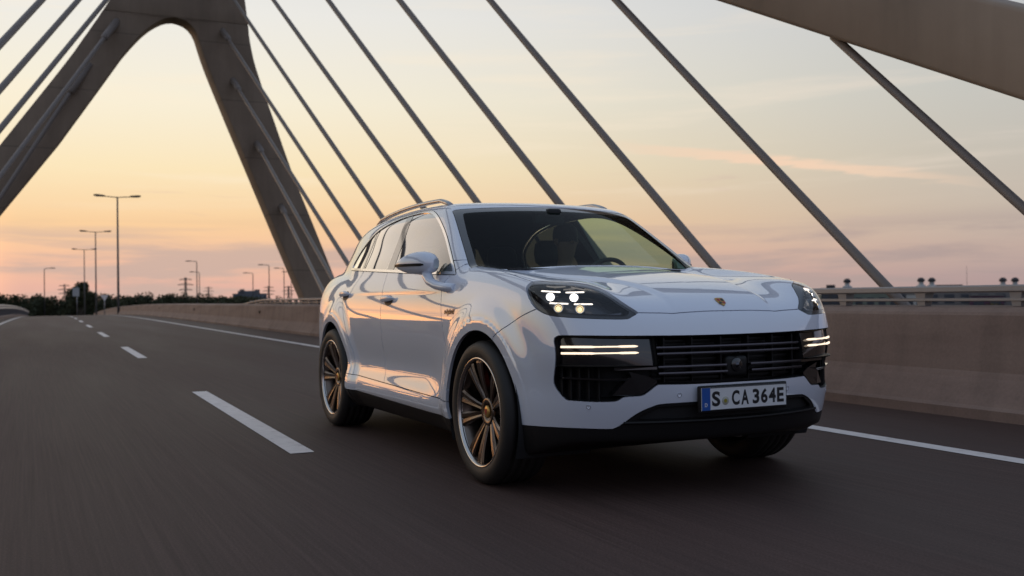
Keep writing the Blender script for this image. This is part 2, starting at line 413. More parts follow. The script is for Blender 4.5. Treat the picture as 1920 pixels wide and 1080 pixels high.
def skin(nx=230, nph=200, nps=125, off=0.):
    """right half of the body skin (y <= 0) as triangles"""
    xs = np.linspace(-3.15, .25, nx); ps = np.radians(np.linspace(0, 89.6, nps))[1:]
    ox = np.concatenate([np.full(len(ps), xs[0]), xs, np.full(len(ps), xs[-1])])
    tl = np.concatenate([-ps[::-1], np.zeros(nx), ps])
    ph = np.linspace(0, np.pi, nph)
    OX, PH = np.meshgrid(ox, ph, indexing='ij'); TL = np.repeat(tl[:, None], nph, 1)
    D = np.stack([np.sin(TL), -np.cos(TL) * np.sin(PH), np.cos(TL) * np.cos(PH)], -1)
    O = np.stack([OX, np.zeros_like(OX), np.full_like(OX, .72)], -1)
    lo = np.full(OX.shape, .03); hi = np.full(OX.shape, 2.3)
    for _ in range(34):
        md = (lo + hi) / 2; v = g(O + D * md[..., None]) + off; ins = v < 0
        lo = np.where(ins, md, lo); hi = np.where(ins, hi, md)
    P = O + D * lo[..., None]; P[:, 0, 1] = 0; P[:, -1, 1] = 0
    nu, nv = OX.shape; idx = np.arange(nu * nv).reshape(nu, nv)
    a, b, c, d = idx[:-1, :-1].ravel(), idx[1:, :-1].ravel(), idx[1:, 1:].ravel(), idx[:-1, 1:].ravel()
    T = np.concatenate([np.stack([a, b, c], 1), np.stack([a, c, d], 1)])
    V = P.reshape(-1, 3)
    # orient outwards
    n = np.cross(V[T[:, 1]] - V[T[:, 0]], V[T[:, 2]] - V[T[:, 0]]); gr = grad(V[T].mean(1))
    fl = (n * gr).sum(1) < 0; T[fl] = T[fl][:, ::-1]
    return V, T
def snap_to(P, off=0.):
    for _ in range(3):
        gr = grad(P); P = P - gr * (g(P) + off)[:, None]
    return P
def polysd(px, py, poly):
    poly = np.asarray(poly, float); d = np.full(px.shape, 1e9); ins = np.zeros(px.shape, bool)
    for i in range(len(poly)):
        ax, ay = poly[i]; bx, by = poly[(i + 1) % len(poly)]
        ex, ey = bx - ax, by - ay; L2 = ex * ex + ey * ey
        if L2 < 1e-14: continue
        t = np.clip(((px - ax) * ex + (py - ay) * ey) / L2, 0, 1)
        d = np.minimum(d, (px - ax - t * ex) ** 2 + (py - ay - t * ey) ** 2)
        cnd = (ay > py) != (by > py)
        with np.errstate(divide='ignore', invalid='ignore'):
            xx = ax + (py - ay) * ex / (ey if ey else 1e-12)
        ins ^= cnd & (px < xx)
    d = np.sqrt(d); return np.where(ins, -d, d)
def smooth_poly(pts, sub=6, closed=True):
    """Catmull-Rom; a repeated point is a sharp corner"""
    pts = [np.array(p, float) for p in pts]; n = len(pts); out = []
    rngi = range(n if closed else n - 1)
    for i in rngi:
        p0, p1, p2, p3 = pts[(i - 1) % n] if closed or i else pts[0], pts[i], pts[(i + 1) % n], pts[(i + 2) % n] if closed or i < n - 2 else pts[-1]
        if np.allclose(p1, p2): continue
        for k in range(sub):
            t = k / sub
            out.append(.5 * ((2 * p1) + (-p0 + p2) * t + (2 * p0 - 5 * p1 + 4 * p2 - p3) * t * t + (-p0 + 3 * p1 - 3 * p2 + p3) * t ** 3))
    if not closed: out.append(pts[-1])
    return np.array(out)
class Shell:
    def __init__(s, V, T, off=0.):
        s.V, s.T = V, T; s.L = np.zeros(len(T), int); s.names = ['free']; s.off = off
    def cut(s, name, fn, base='free', eps=.0005):
        b = s.names.index(base); lab = len(s.names); s.names.append(name)
        sv = fn(s.V); sv = np.where(np.abs(sv) < eps, 0., sv)
        free = s.L == b; Ts = sv[s.T]
        mn, mx = Ts.min(1), Ts.max(1)
        cross = free & (mn < 0) & (mx > 0)
        s.L[free & ~cross & (Ts.sum(1) < 0)] = lab
        if not cross.any(): return
        tri = s.T[cross]; e = np.concatenate([tri[:, [0, 1]], tri[:, [1, 2]], tri[:, [2, 0]]]); e.sort(1)
        e = np.unique(e, axis=0); m = sv[e[:, 0]] * sv[e[:, 1]] < 0; e = e[m]
        t = sv[e[:, 0]] / (sv[e[:, 0]] - sv[e[:, 1]])
        P = s.V[e[:, 0]] * (1 - t)[:, None] + s.V[e[:, 1]] * t[:, None]
        y0 = np.abs(P[:, 1]) < 1e-9; P = snap_to(P, s.off); P[y0, 1] = 0
        base_i = len(s.V); s.V = np.concatenate([s.V, P]); sv = np.concatenate([sv, np.zeros(len(P))])
        key = {(int(a), int(c)): base_i + i for i, (a, c) in enumerate(e)}
        nt, nl = [], []
        for T3 in tri:
            poly = []
            for k in range(3):
                i, j = int(T3[k]), int(T3[(k + 1) % 3]); poly.append(i)
                q = key.get((min(i, j), max(i, j)))
                if q is not None: poly.append(q)
            for sgn in (-1, 1):
                pp = [i for i in poly if sv[i] * sgn >= 0]
                for k in range(1, len(pp) - 1):
                    nt.append((pp[0], pp[k], pp[k + 1])); nl.append(lab if sgn < 0 else b)
        keep = ~cross
        s.T = np.concatenate([s.T[keep], np.array(nt)]); s.L = np.concatenate([s.L[keep], np.array(nl)])
    def panel(s, name, gap=.0028, depth=.018, both=False, inset=0., side=-1, lip_only=False):
        """vertices, normals, faces of one label; edges pulled back by gap and turned inwards"""
        T = s.T[s.L == s.names.index(name)]
        u, inv = np.unique(T, return_inverse=True); T = inv.reshape(-1, 3); V = s.V[u].copy(); Nn = grad(V)
        Nn[np.abs(V[:, 1]) < 1e-9, 1] = 0
        ar = np.linalg.norm(np.cross(V[T[:, 1]] - V[T[:, 0]], V[T[:, 2]] - V[T[:, 0]]), axis=1); T = T[ar > 1e-9]
        E = np.concatenate([T[:, [0, 1]], T[:, [1, 2]], T[:, [2, 0]]]); k = np.sort(E, 1)
        kk, ix, ct = np.unique(k, axis=0, return_index=True, return_counts=True); B = E[ix[ct == 1]]
        on0 = (np.abs(V[B[:, 0], 1]) < 1e-7) & (np.abs(V[B[:, 1], 1]) < 1e-7); B = B[~on0]
        ed = V[B[:, 1]] - V[B[:, 0]]; inw = np.cross((Nn[B[:, 0]] + Nn[B[:, 1]]) / 2, ed)
        ln = np.linalg.norm(inw, axis=1, keepdims=True); inw = inw / np.maximum(ln, 1e-9)
        acc = np.zeros_like(V); np.add.at(acc, B[:, 0], inw * ln); np.add.at(acc, B[:, 1], inw * ln)
        l2 = np.linalg.norm(acc, axis=1, keepdims=True); ind = acc / np.maximum(l2, 1e-9)
        mid = np.abs(V[:, 1]) < 1e-7; ind[mid, 1] = 0
        V = V + ind * gap - Nn * inset
        faces = [T]; VV = [V]; NN = [Nn]
        if depth > 0 and len(B):
            bi = np.unique(B); mp = np.full(len(V), -1); mp[bi] = np.arange(len(bi))
            n0 = len(V); VV += [V[bi], V[bi] - Nn[bi] * depth]; NN += [-ind[bi]] * 2
            i0, i1 = mp[B[:, 0]] + n0, mp[B[:, 1]] + n0; m = len(bi)
            faces.append(np.stack([i1, i0, i0 + m], 1)); faces.append(np.stack([i1, i0 + m, i1 + m], 1))
        V = np.concatenate(VV); Nn = np.concatenate(NN); F = np.concatenate(faces[1:] if lip_only else faces)
        if lip_only: F = F[:, ::-1]; Nn = -Nn
        if both or side > 0:
            V2 = V * [1, -1, 1]; N2 = Nn * [1, -1, 1]; F2 = F[:, ::-1]
            if side > 0: return V2, N2, F2
            w = np.abs(V[:, 1]) < 1e-7; mp = np.arange(len(V)) + len(V); mp[w] = np.nonzero(w)[0]
            F2 = mp[F2]; V = np.concatenate([V, V2]); Nn = np.concatenate([Nn, N2]); F = np.concatenate([F, F2])
            u, inv = np.unique(F, return_inverse=True); V, Nn, F = V[u], Nn[u], inv.reshape(-1, 3)
        return V, Nn, F
def skin_mesh(name, V, Nn, F):
    me = bpy.data.meshes.new(name)
    me.vertices.add(len(V)); me.vertices.foreach_set('co', V.astype(np.float32).ravel())
    me.loops.add(F.size); me.loops.foreach_set('vertex_index', F.astype(np.int32).ravel())
    me.polygons.add(len(F)); me.polygons.foreach_set('loop_start', np.arange(0, F.size, 3, dtype=np.int32))
    me.update(calc_edges=True); me.validate()
    me.polygons.foreach_set('use_smooth', np.ones(len(me.polygons), bool))
    if len(me.vertices) == len(V): me.normals_split_custom_set_from_vertices(Nn.astype(np.float32).tolist())
    me.update()
    return me

DLO = smooth_poly([(-.53, 1.150), (-.53, 1.150), (-1.0, 1.166), (-2.14, 1.214), (-2.80, 1.243), (-2.88, 1.252), (-2.888, 1.30), (-2.825, 1.405), (-2.66, 1.496), (-2.46, 1.564), (-2.1, 1.613), (-1.7, 1.628),
                   (-1.47, 1.618), (-1.31, 1.588), (-1.15, 1.531), (-.93, 1.421), (-.70, 1.279)], 5)
HEAD = [(.889, .426, 1.055), (.874, .416, 1.074), (.854, .424, 1.088), (.799, .481, 1.093), (.721, .588, 1.084), (.637, .671, 1.063), (.59, .751, 1.022), (.557, .814, .978), (.502, .866, .929), (.502, .866, .929), (.543, .870, .911), (.58, .868, .900),
        (.70, .823, .903), (.823, .722, .912), (.876, .633, .924), (.901, .553, .955), (.905, .492, 1.0)]
HEAD2 = smooth_poly([(.8 * a - .6 * x, z) for a, x, z in HEAD], 5)
GRILLE = smooth_poly([(-.2, .812), (0, .812), (.3, .813), (.6, .818), (.82, .822), (.862, .818), (.871, .80), (.871, .80), (.868, .70), (.866, .61), (.86, .575), (.845, .54), (.825, .510), (.825, .510), (.74, .505), (.655, .506),
                      (.632, .512), (.610, .527), (.57, .530), (.535, .532), (.51, .543), (.462, .580), (.44, .584), (.3, .582), (0, .583), (-.2, .583)], 3)
HOODP = smooth_poly([(.908, -.2), (.908, 0), (.901, .265), (.886, .382), (.866, .502), (.866, .502), (.80, .60), (.6, .80), (.44, .85), (.44, .85), (.30, .848), (.16, .838), (-.1, .815), (-.30, .808), (-.41, .80), (-.41, .80), (-.385, .75), (-.30, .5), (-.255, .25), (-.24, 0), (-.24, -.2)], 4)
def field(name):
    X, Y, Z = (lambda P: P[:, 0]), (lambda P: np.abs(P[:, 1])), (lambda P: P[:, 2])
    if name == 'well':
        def f(P):
            d = np.minimum(np.hypot(X(P) - WH[0][0], Z(P) - WH[0][1]), np.hypot(X(P) - WH[1][0], Z(P) - WH[1][1]))
            return np.maximum(d - RA, .60 - Y(P))
    elif name == 'dlo': f = lambda P: np.maximum(polysd(X(P), Z(P), DLO), .45 - Y(P))
    elif name == 'pane': f = lambda P: polysd(X(P), Z(P), DLO) + .020
    elif name == 'bpillar': f = lambda P: polysd(X(P), Z(P), [(-1.64, 1.1), (-1.80, 1.7), (-1.915, 1.7), (-1.79, 1.1)])
    elif name == 'cpillar': f = lambda P: polysd(X(P), Z(P), [(-2.40, 1.1), (-2.55, 1.7), (-2.60, 1.7), (-2.46, 1.1)])
    elif name == 'rearpane': f = lambda P: np.maximum(X(P) + 1.85, -2.5 - X(P))
    elif name == 'quarterpane': f = lambda P: X(P) + 2.47
    elif name == 'ws':
        W = smooth_poly([(-.2, 1.613), (0, 1.613), (.35, 1.607), (.62, 1.592), (.672, 1.578), (.672, 1.578), (.72, 1.45), (.77, 1.31), (.812, 1.185), (.812, 1.185), (.80, 1.13), (0, 1.13), (-.2, 1.13)], 4)
        f = lambda P: np.maximum(np.maximum(polysd(Y(P), Z(P), W), -1.25 - X(P)), X(P) - (-.27 - .24 * Y(P) ** 2))
    elif name == 'wspane':
        W = smooth_poly([(-.2, 1.585), (0, 1.585), (.35, 1.579), (.59, 1.566), (.633, 1.551), (.633, 1.551), (.682, 1.44), (.733, 1.30), (.775, 1.18), (.775, 1.18), (.75, 1.12), (0, 1.12), (-.2, 1.12)], 4)
        f = lambda P: polysd(Y(P), Z(P), W)
    elif name == 'rearglass':
        f = lambda P: np.maximum(polysd(Y(P), Z(P), smooth_poly([(-.2, 1.48), (0, 1.48), (.52, 1.47), (.63, 1.42), (.72, 1.22), (.66, 1.16), (0, 1.15), (-.2, 1.15)], 4)), X(P) + 3.45)
    elif name == 'head': f = lambda P: np.maximum(np.maximum(polysd(.8 * Y(P) - .6 * X(P), Z(P), HEAD2), .30 - X(P)), .40 - Y(P))
    elif name == 'grille': f = lambda P: np.maximum(polysd(Y(P), Z(P), GRILLE), .5 - X(P))
    elif name == 'lower':
        LO = smooth_poly([(-.2, .492), (0, .492), (.25, .491), (.42, .487), (.47, .478), (.54, .446), (.605, .392), (.632, .373), (.66, .368), (.8, .370), (.93, .366), (1.2, .36), (1.2, .36), (1.2, 0), (1.2, 0), (-.2, 0), (-.2, 0)], 4)
        f = lambda P: np.maximum(polysd(Y(P), Z(P), LO), .3 - X(P))
    elif name == 'under': f = lambda P: Z(P) - (.318 - .02 * np.clip((X(P) + 1.4) / 1.4, -1, 1))
    elif name == 'hood': f = lambda P: np.maximum(np.maximum(polysd(X(P), Y(P), HOODP), .88 - Z(P)), -.42 - X(P))
    elif name == 'bumper':
        BP = smooth_poly([(2, 1.3), (.60, 1.3), (.60, 1.3), (.565, .955), (.565, .955), (.41, .902), (.32, .86), (.285, .845), (.2, .80), (.2, .80), (.2, 0), (.2, 0), (2, 0), (2, 0)], 4)
        f = lambda P: polysd(X(P), Z(P), BP)
    elif name == 'sill': f = lambda P: np.maximum(np.maximum(Z(P) - (.418 - .0205 * X(P) - .02), -2.6 - X(P)), X(P) + .3)
    elif name == 'fdoor':
        D = smooth_poly([(-.545, 1.3), (-.66, 1.10), (-.645, 1.05), (-.60, .94), (-.55, .80), (-.47, .58), (-.41, .36), (-.41, .36), (-1.63, .36), (-1.63, .36), (-1.685, .55), (-1.70, .8), (-1.735, 1.04), (-1.80, 1.3), (-1.80, 1.3)], 4)
        f = lambda P: np.maximum(np.maximum(polysd(X(P), Z(P), D), Z(P) - 1.24), .5 - Y(P))
    elif name == 'rdoor':
        D = smooth_poly([(-1.55, 1.3), (-1.55, 1.3), (-1.55, .3), (-1.55, .3), (-2.33, .3), (-2.33, .45), (-2.38, .62), (-2.52, .82), (-2.68, 1.0), (-2.74, 1.15), (-2.72, 1.3), (-2.72, 1.3)], 4)
        f = lambda P: np.maximum(np.maximum(polysd(X(P), Z(P), D), Z(P) - 1.25), .5 - Y(P))
    elif name == 'fender': f = lambda P: np.maximum(np.maximum(-.75 - X(P), Z(P) - 1.21), .2 - Y(P))
    elif name == 'lamphousing': f = lambda P: np.maximum(.452 - Y(P), .672 - Z(P))
    elif name == 'lowerintake': f = lambda P: np.maximum(polysd(Y(P), Z(P), smooth_poly([(-.2, .478), (0, .478), (.42, .474), (.47, .462), (.52, .435), (.54, .415), (.52, .410), (.3, .408), (0, .408), (-.2, .408)], 3)), .5 - X(P))
    elif name == 'headin': f = lambda P: polysd(.8 * Y(P) - .6 * X(P), Z(P), HEAD2) + .020
    elif name == 'flap': f = lambda P: np.maximum(np.hypot((X(P) - .491), (Z(P) - .557)) - .011, .5 - Y(P))
    return f
SH = Shell(*skin())
for nm, base in (('well', 'free'), ('dlo', 'free'), ('pane', 'dlo'), ('bpillar', 'pane'), ('cpillar', 'pane'), ('rearpane', 'pane'), ('quarterpane', 'pane'),
                 ('ws', 'free'), ('wspane', 'ws'), ('rearglass', 'free'), ('head', 'free'), ('grille', 'free'), ('lamphousing', 'grille'), ('lower', 'free'), ('lowerintake', 'lower'), ('under', 'free'), ('hood', 'free'), ('bumper', 'free'), ('sill', 'free'),
                 ('fdoor', 'free'), ('rdoor', 'free'), ('fender', 'free')):
    SH.cut(nm, field(nm), base)
CAR = empty('sport_utility_car', (0, 0, 0))
tag(CAR, 'white sport utility car with lit headlights driving on the bridge', 'car')
def panel(label, name, m, both=False, lab=None, **kw):
    objs = []
    for sd in ((0,) if both else (-1, 1)):
        V, Nn, F = SH.panel(label, both=both, side=sd if sd else -1, **kw)
        objs.append(link(name, skin_mesh(name, V, Nn, F), M[m], CAR))
        if lab: objs[-1]['label'] = lab
    return objs
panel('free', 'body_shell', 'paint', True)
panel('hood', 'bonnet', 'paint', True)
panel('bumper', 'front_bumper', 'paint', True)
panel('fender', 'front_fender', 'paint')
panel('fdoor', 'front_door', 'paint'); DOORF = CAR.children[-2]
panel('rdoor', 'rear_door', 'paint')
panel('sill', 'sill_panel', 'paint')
panel('lower', 'front_lip', 'plastic', True, gap=.001)
panel('under', 'underbody', 'plastic', True, gap=.0)
panel('dlo', 'window_trim', 'chrome', gap=.001, inset=-.004, depth=.012)
panel('pane', 'front_side_window', 'glass', gap=0, depth=0, inset=.003)
panel('rearpane', 'rear_side_window', 'privacy', gap=0, depth=0, inset=.003)
panel('quarterpane', 'quarter_window', 'privacy', gap=0, depth=0, inset=.003)
panel('bpillar', 'window_pillar', 'gloss', gap=.001, depth=.01, inset=.001)
panel('cpillar', 'window_pillar', 'gloss', gap=.001, depth=.01, inset=.001)
panel('ws', 'windscreen_border', 'gloss', True, gap=.001, depth=.012, inset=.002)
panel('wspane', 'windscreen', 'wsglass', True, gap=0, depth=0, inset=.002)
panel('rearglass', 'rear_window', 'privacy', True, gap=0, depth=0)
HEADS = panel('head', 'headlight', 'lens', gap=.002, depth=0, inset=.001)
SH.cut('headin', field('headin'), 'head')

# dark lining behind the panels: closes the gaps and the cabin
LN = Shell(*skin(90, 80, 50, .022), off=.022)
for nm, base in (('well', 'free'), ('dlo', 'free'), ('ws', 'free'), ('rearglass', 'free'), ('head', 'free'), ('grille', 'free'), ('under', 'free')):
    LN.cut(nm, field(nm), base)
V, Nn, F = LN.panel('free', gap=0, depth=0, both=True)
link('inner_lining', skin_mesh('inner_lining', V, Nn, F), M['interior'], CAR)

# ------------------------------------------------------------------ the setting: ground, deck, road
YAW = .021
def roadz(s):
    u = max(s - 55., 0.); u = min(u, 240.); return -u * u / 10000.
def RP(s, lat, z=0.): return Vector((-s, lat + YAW * s, roadz(s) + z))
ROT = Matrix.Rotation(-YAW, 3, 'Z')
def strip(name, lats, s0, s1, ds, z, m, parent=None):
    mb = MB(); n = max(1, int(round((s1 - s0) / ds))); v = []; f = []
    for i in range(n + 1):
        s = s0 + (s1 - s0) * i / n
        for la in lats: v.append(RP(s, la, z))
    k = len(lats)
    for i in range(n):
        for j in range(k - 1): f.append((i * k + j, i * k + j + 1, (i + 1) * k + j + 1, (i + 1) * k + j))
    mb.add(v, f); o = mb.build(name, m, parent, recalc=False)
    if o.data.polygons[0].normal.z < 0: o.data.flip_normals()
    return o
gm = MB(); gm.add([(-4000, -4000, -6.3), (4000, -4000, -6.3), (4000, 4000, -6.3), (-4000, 4000, -6.3)], [(0, 1, 2, 3)])
tag(gm.build('ground', M['ground'], recalc=False), 'rough grassland far below and around the bridge', kind='structure')
# deck slab under the road
mb = MB(); secs = []
for i in range(37):
    s = -60 + 10. * i
    secs.append([RP(s, la, z) for la, z in ((-7.2, -.02), (5.5, -.02), (5.5, -.5), (3.5, -1.4), (-5.2, -1.4), (-7.2, -.5))])
mb.sweep(secs); tag(mb.build('bridge_deck', M['concrete']), 'concrete deck of the bridge carrying the road', kind='structure')
ROAD = tag(strip('road', [-6.3, -5.4, -3.5, -1.6, .3, 2.2, 3.66], -60, 300, 4, 0, M['asphalt']), 'dark grey asphalt carriageway of the bridge', kind='structure')
strip('edge_line', [2.05, 2.20], -60, 290, 4, .004, M['roadpaint'], ROAD)
strip('edge_line', [-5.45, -5.30], -60, 290, 4, .004, M['roadpaint'], ROAD)
for k in range(-4, 20):
    s = 1.58 + 12.6 * k
    strip('lane_dash', [-1.66, -1.50], s, s + 5.05, 5.05 / 2, .004, M['roadpaint'], ROAD)

# concrete barrier: segments of six metres, butted with open joints
BAR = empty('concrete_barrier', RP(0, 3.9)); tag(BAR, 'long concrete crash barrier along the far edge of the road beside the car', 'barrier')
def seg_mesh(prof, L, name):
    mb = MB(); mb.sweep([[(0, a, b) for a, b in prof], [(-L, a, b) for a, b in prof]]); return mb.mesh(name)
PROF = [(3.55, -.05), (3.55, .08), (3.585, .105), (3.72, .31), (3.745, .36), (3.80, .815), (3.815, .84), (3.88, .875), (4.24, .89), (4.27, .87), (4.27, -.05)]
segme = seg_mesh([(a - 3.9, b) for a, b in PROF], 5.975, 'barrier_segment')
def child_world(o, parent, mw):
    o.parent = parent; o.matrix_basis = Matrix.Translation(-Vector(parent.location)) @ mw
def seg_matrix(s, lat, z=0., L=6.0):
    p, q = RP(s, lat, z), RP(s + L, lat, z); d = (p - q).normalized(); y = Vector((0, 0, 1)).cross(d).normalized()
    m = Matrix((d, y, d.cross(y))).transposed().to_4x4(); m.translation = p; return m
segme.materials.append(M['concrete'])
for k in range(-3, 31):
    o = link('barrier_segment', segme); child_world(o, BAR, seg_matrix(-1.1 + 6 * k, 3.9))
mk = MB(); mk.box((0, 0, 0), (.26, .05, .10)); mkme = mk.mesh('reflector'); mkme.materials.append(M['black'])
for s in (13.5, 31.5, 49.6, 68.4, 87.3, 106.):
    o = link('reflector', mkme); child_world(o, BAR, seg_matrix(s, 3.765, .60))
# steel rail on top of the barrier
RAIL = empty('bridge_rail', RP(0, 4.05, .88)); tag(RAIL, 'low double steel rail on posts on top of the concrete barrier', 'railing')
for nm, z0, z1, w in (('top_rail', 1.000, 1.062, .13), ('lower_rail', .925, .955, .09)):
    mb = MB(); secs = []
    for i in range(26):
        s = -16 + 2.1 * i; dz = -max(0, s - 33) * .05
        h = (z1 - z0) / 2; c = (z0 + z1) / 2 + dz
        secs.append([RP(s, 4.08 + a * w / 2, c + b * h) for a, b in ((-1, -.6), (-.7, -1), (.7, -1), (1, -.6), (1, .6), (.7, 1), (-.7, 1), (-1, .6))])
    mb.sweep(secs); o = mb.build(nm, M['rail']); child_world(o, RAIL, Matrix.Identity(4))
pm = MB(); pm.sweep([[(-.03, -.03, 0), (.05, -.03, 0), (.05, .05, 0), (-.03, .05, 0)], [(-.045, -.045, .11), (.07, -.045, .11), (.07, .06, .11), (-.045, .06, .11)], [(-.09, -.05, .135), (.11, -.05, .135), (.11, .06, .135), (-.09, .06, .135)]])
pme = pm.mesh('rail_post'); pme.materials.append(M['rail'])
for k in range(-12, 36):
    o = link('rail_post', pme); child_world(o, RAIL, seg_matrix(.55 + .98 * k, 4.08, .885))

# guard rail on the other edge of the road
GR = empty('guard_rail', RP(0, -6.1)); tag(GR, 'corrugated steel guard rail along the left edge of the road', 'guard rail')
wp = [(0, .46), (.05, .50), (.05, .55), (0, .59), (0, .63), (.05, .67), (.05, .72), (0, .77), (-.012, .77), (.035, .71), (.035, .68), (-.012, .63), (-.012, .59), (.035, .54), (.035, .51), (-.012, .46)]
wme = seg_mesh(wp, 4.0, 'beam'); wme.materials.append(M['galv'])
bme = MB().box((0, -.14, .40), (.10, .16, .8)).mesh('post'); bme.materials.append(M['darksteel'])
kp = seg_mesh([(-.5, -.05), (-.5, .22), (.12, .22), (.15, .19), (.15, -.05)], 6.0, 'kerb'); kp.materials.append(M['concrete'])
for k in range(-6, 40):
    o = link('beam', wme); child_world(o, GR, seg_matrix(4. * k, -6.02, .22, 4.0))
    o = link('post', bme); child_world(o, GR, seg_matrix(4. * k + 1, -6.02, .2, 4.0))
for k in range(-4, 28):
    o = link('kerb', kp); child_world(o, GR, seg_matrix(6. * k, -6.1, 0))

# ------------------------------------------------------------------ pylon, struts, stay cables
PX0, PX1 = -34.6, -35.6
PY = empty('bridge_pylon', (-35.1, 1.5, -6.3)); tag(PY, 'tall concrete bridge pylon whose two splayed legs straddle the road', 'pylon')
def prism(name, pairs, m, parent):
    mb = MB(); secs = [[(PX0, a, z), (PX0, b, z), (PX1, b, z), (PX1, a, z)] for z, a, b in pairs]
    mb.sweep(secs); o = mb.build(name, m); child_world(o, parent, Matrix.Identity(4)); bevel_mod(o, .03, 2, 60); return o
def dens(pairs, n=4):
    out = []
    zs = [p[0] for p in pairs]; A = Spl([(p[0], p[1]) for p in pairs]); B = Spl([(p[0], p[2]) for p in pairs])
    for i in range(len(zs) - 1):
        for k in range(n): z = zs[i] + (zs[i + 1] - zs[i]) * k / n; out.append((z, float(A(z)), float(B(z))))
    out.append(pairs[-1]); return out
prism('leg', [(-6.4, 9.91, 11.44), (1.13, 6.835, 8.41), (3.42, 5.894, 7.5), (5.93, 4.87, 6.49), (7, 4.43, 6.11), (8, 4.02, 5.77), (9, 3.62, 5.42), (9.6, 3.38, 5.22), (10.1, 3.19, 5.06), (10.5, 3.05, 4.95), (10.9, 2.93, 4.87), (11.2, 2.84, 4.82), (11.42, 2.73, 4.79), (11.58, 2.60, 4.78), (11.7, 2.43, 4.77), (11.77, 2.24, 4.765), (11.8, 2.02, 4.76)], M['pylon'], PY)
prism('leg', [(-6.4, -12.9, -11.6), (0, -8.49, -7.0), (4.18, -5.6, -3.958), (6.82, -3.8, -2.03), (8, -2.98, -1.26), (9.14, -2.19, -.52), (9.7, -1.81, -.16), (10.2, -1.48, .16), (10.6, -1.24, .46), (10.9, -1.05, .70), (11.15, -.90, .92), (11.38, -.76, 1.16), (11.56, -.65, 1.40), (11.69, -.58, 1.62), (11.77, -.53, 1.82), (11.8, -.51, 2.02)], M['pylon'], PY)
prism('head', dens([(11.8, -.51, 4.76), (12.9, .15, 4.63), (14, .85, 4.5), (16, 1.6, 4.35), (19, 1.95, 4.2), (28, 2.1, 4.0)], 2), M['pylon'], PY)
def strut(name, label, ys):
    o = empty(name, (4.6, ys[0], 0)); tag(o, label, 'strut', 'inclined struts of the pylon')
    mb = MB(); secs = []
    (x0, z0), (x1, z1) = (4.3, .20), (-34.7, 18.95)
    for t in np.linspace(0, 1, 9):
        x = x0 + (x1 - x0) * t; zb = z0 + (z1 - z0) * t; y = ys[0] + (ys[1] - ys[0]) * t; w = ys[2]
        secs.append([(x, y, zb), (x, y + w, zb), (x, y + w, zb + .80), (x, y, zb + .80)])
    mb.sweep(secs); b = mb.build('beam', M['strut']); child_world(b, o, Matrix.Identity(4)); bevel_mod(b, .05, 2)
    mb = MB(); sg = 1 if ys[0] > 0 else -1
    yc = ys[0] + ys[2] / 2
    mb.sweep([[(3.2, yc - .6, -.02), (5.6, yc - .6, -.02), (5.6, yc + .6, -.02), (3.2, yc + .6, -.02)], [(3.6, yc - .52, .62), (5.2, yc - .52, .62), (5.2, yc + .52, .62), (3.6, yc + .52, .62)]])
    f = mb.build('footing', M['concrete']); child_world(f, o, Matrix.Identity(4)); return o
strut('inclined_strut', 'massive slanting concrete strut crossing the top right corner of the picture', (4.5, 4.0, .9))
strut('inclined_strut', 'matching slanting concrete strut rising beside the left edge of the road', (-7.0, 1.9, .9))
def strut_pt(x, y): return (x, y, .20 + (4.3 - x) / 39.0 * 18.75)
WORDS = ['first', 'second', 'third', 'fourth', 'fifth', 'sixth', 'seventh', 'eighth', 'ninth', 'tenth', 'eleventh']
def cable(A, B, r, label, sock, sock2=True):
    o = empty('stay_cable', A); tag(o, label, 'cable', 'stay cables of the bridge')
    A, B = Vector(A), Vector(B); d = (B - A).normalized(); A = A - d * (.35 / d.z); o.location = A
    L = (B - A).length
    sag = lambda t: Vector((0, 0, -.0012 * L * 4 * t * (1 - t)))
    mb = MB(); mb.tube([A + (B - A) * t + sag(t) for t in np.linspace(0, 1, 9)], r, 10); c = mb.build('sheath', M['cable']); child_world(c, o, Matrix.Identity(4))
    if sock:
        mb = MB(); mb.tube([B - d * 1.15, B - d * 1.05, B + d * .25], [r * 1.05, r * 1.75, r * 1.85], 12); c = mb.build('socket', M['cable']); child_world(c, o, Matrix.Identity(4))
    mb = MB(); mb.tube([A - d * .3, A + d * .55, A + d * .62], [r * 1.7, r * 1.7, r * 1.05], 12); c = mb.build('anchor_sleeve', M['galv']); child_world(c, o, Matrix.Identity(4))
R_ = [(-23.0, (-34.65, 5.987, 4.728), 1), (-21.25, (-34.65, 5.051, 7.182), 1), (-18.92, (-34.65, 4.154, 9.593), 1), (-16.67, (-34.65, 3.789, 11.487), 1),
      (-14.35, (-34.65, 3.65, 13.561), 1), (-11.78, (-34.65, 3.473, 15.928), 1), (-9.47, (-34.65, 3.403, 18.901), 1), (-6.9, (-34.65, 3.435, 22.083), 1)]
TXT = ['shortest stay cable, lowest on the right leg of the pylon', 'stay cable from the second socket up the right pylon leg', 'stay cable from the third socket up the right pylon leg',
       'stay cable from the topmost visible socket of the right pylon leg', 'first stay cable right of the pylon that leaves the top of the picture', 'second stay cable right of the pylon that leaves the top of the picture',
       'third stay cable right of the pylon, ending above the rear roof of the car', 'fourth stay cable right of the pylon, ending above the car roof']
for (xd, P, s), t in zip(R_, TXT): cable((xd, 4.7, .75), P, .066, t, s)
cable((-4.54, 4.7, .75), (-16.33, 4.59, 10.12), .058, 'stay cable running down behind the windscreen corner of the car', 0)
cable((-2.13, 4.7, .75), (-8.77, 4.59, 6.49), .052, 'stay cable meeting the barrier rail just right of the car', 0)
cable((.15, 4.7, .75), (-3.08, 4.59, 3.75), .045, 'stay cable hanging from the strut at the top right', 0)
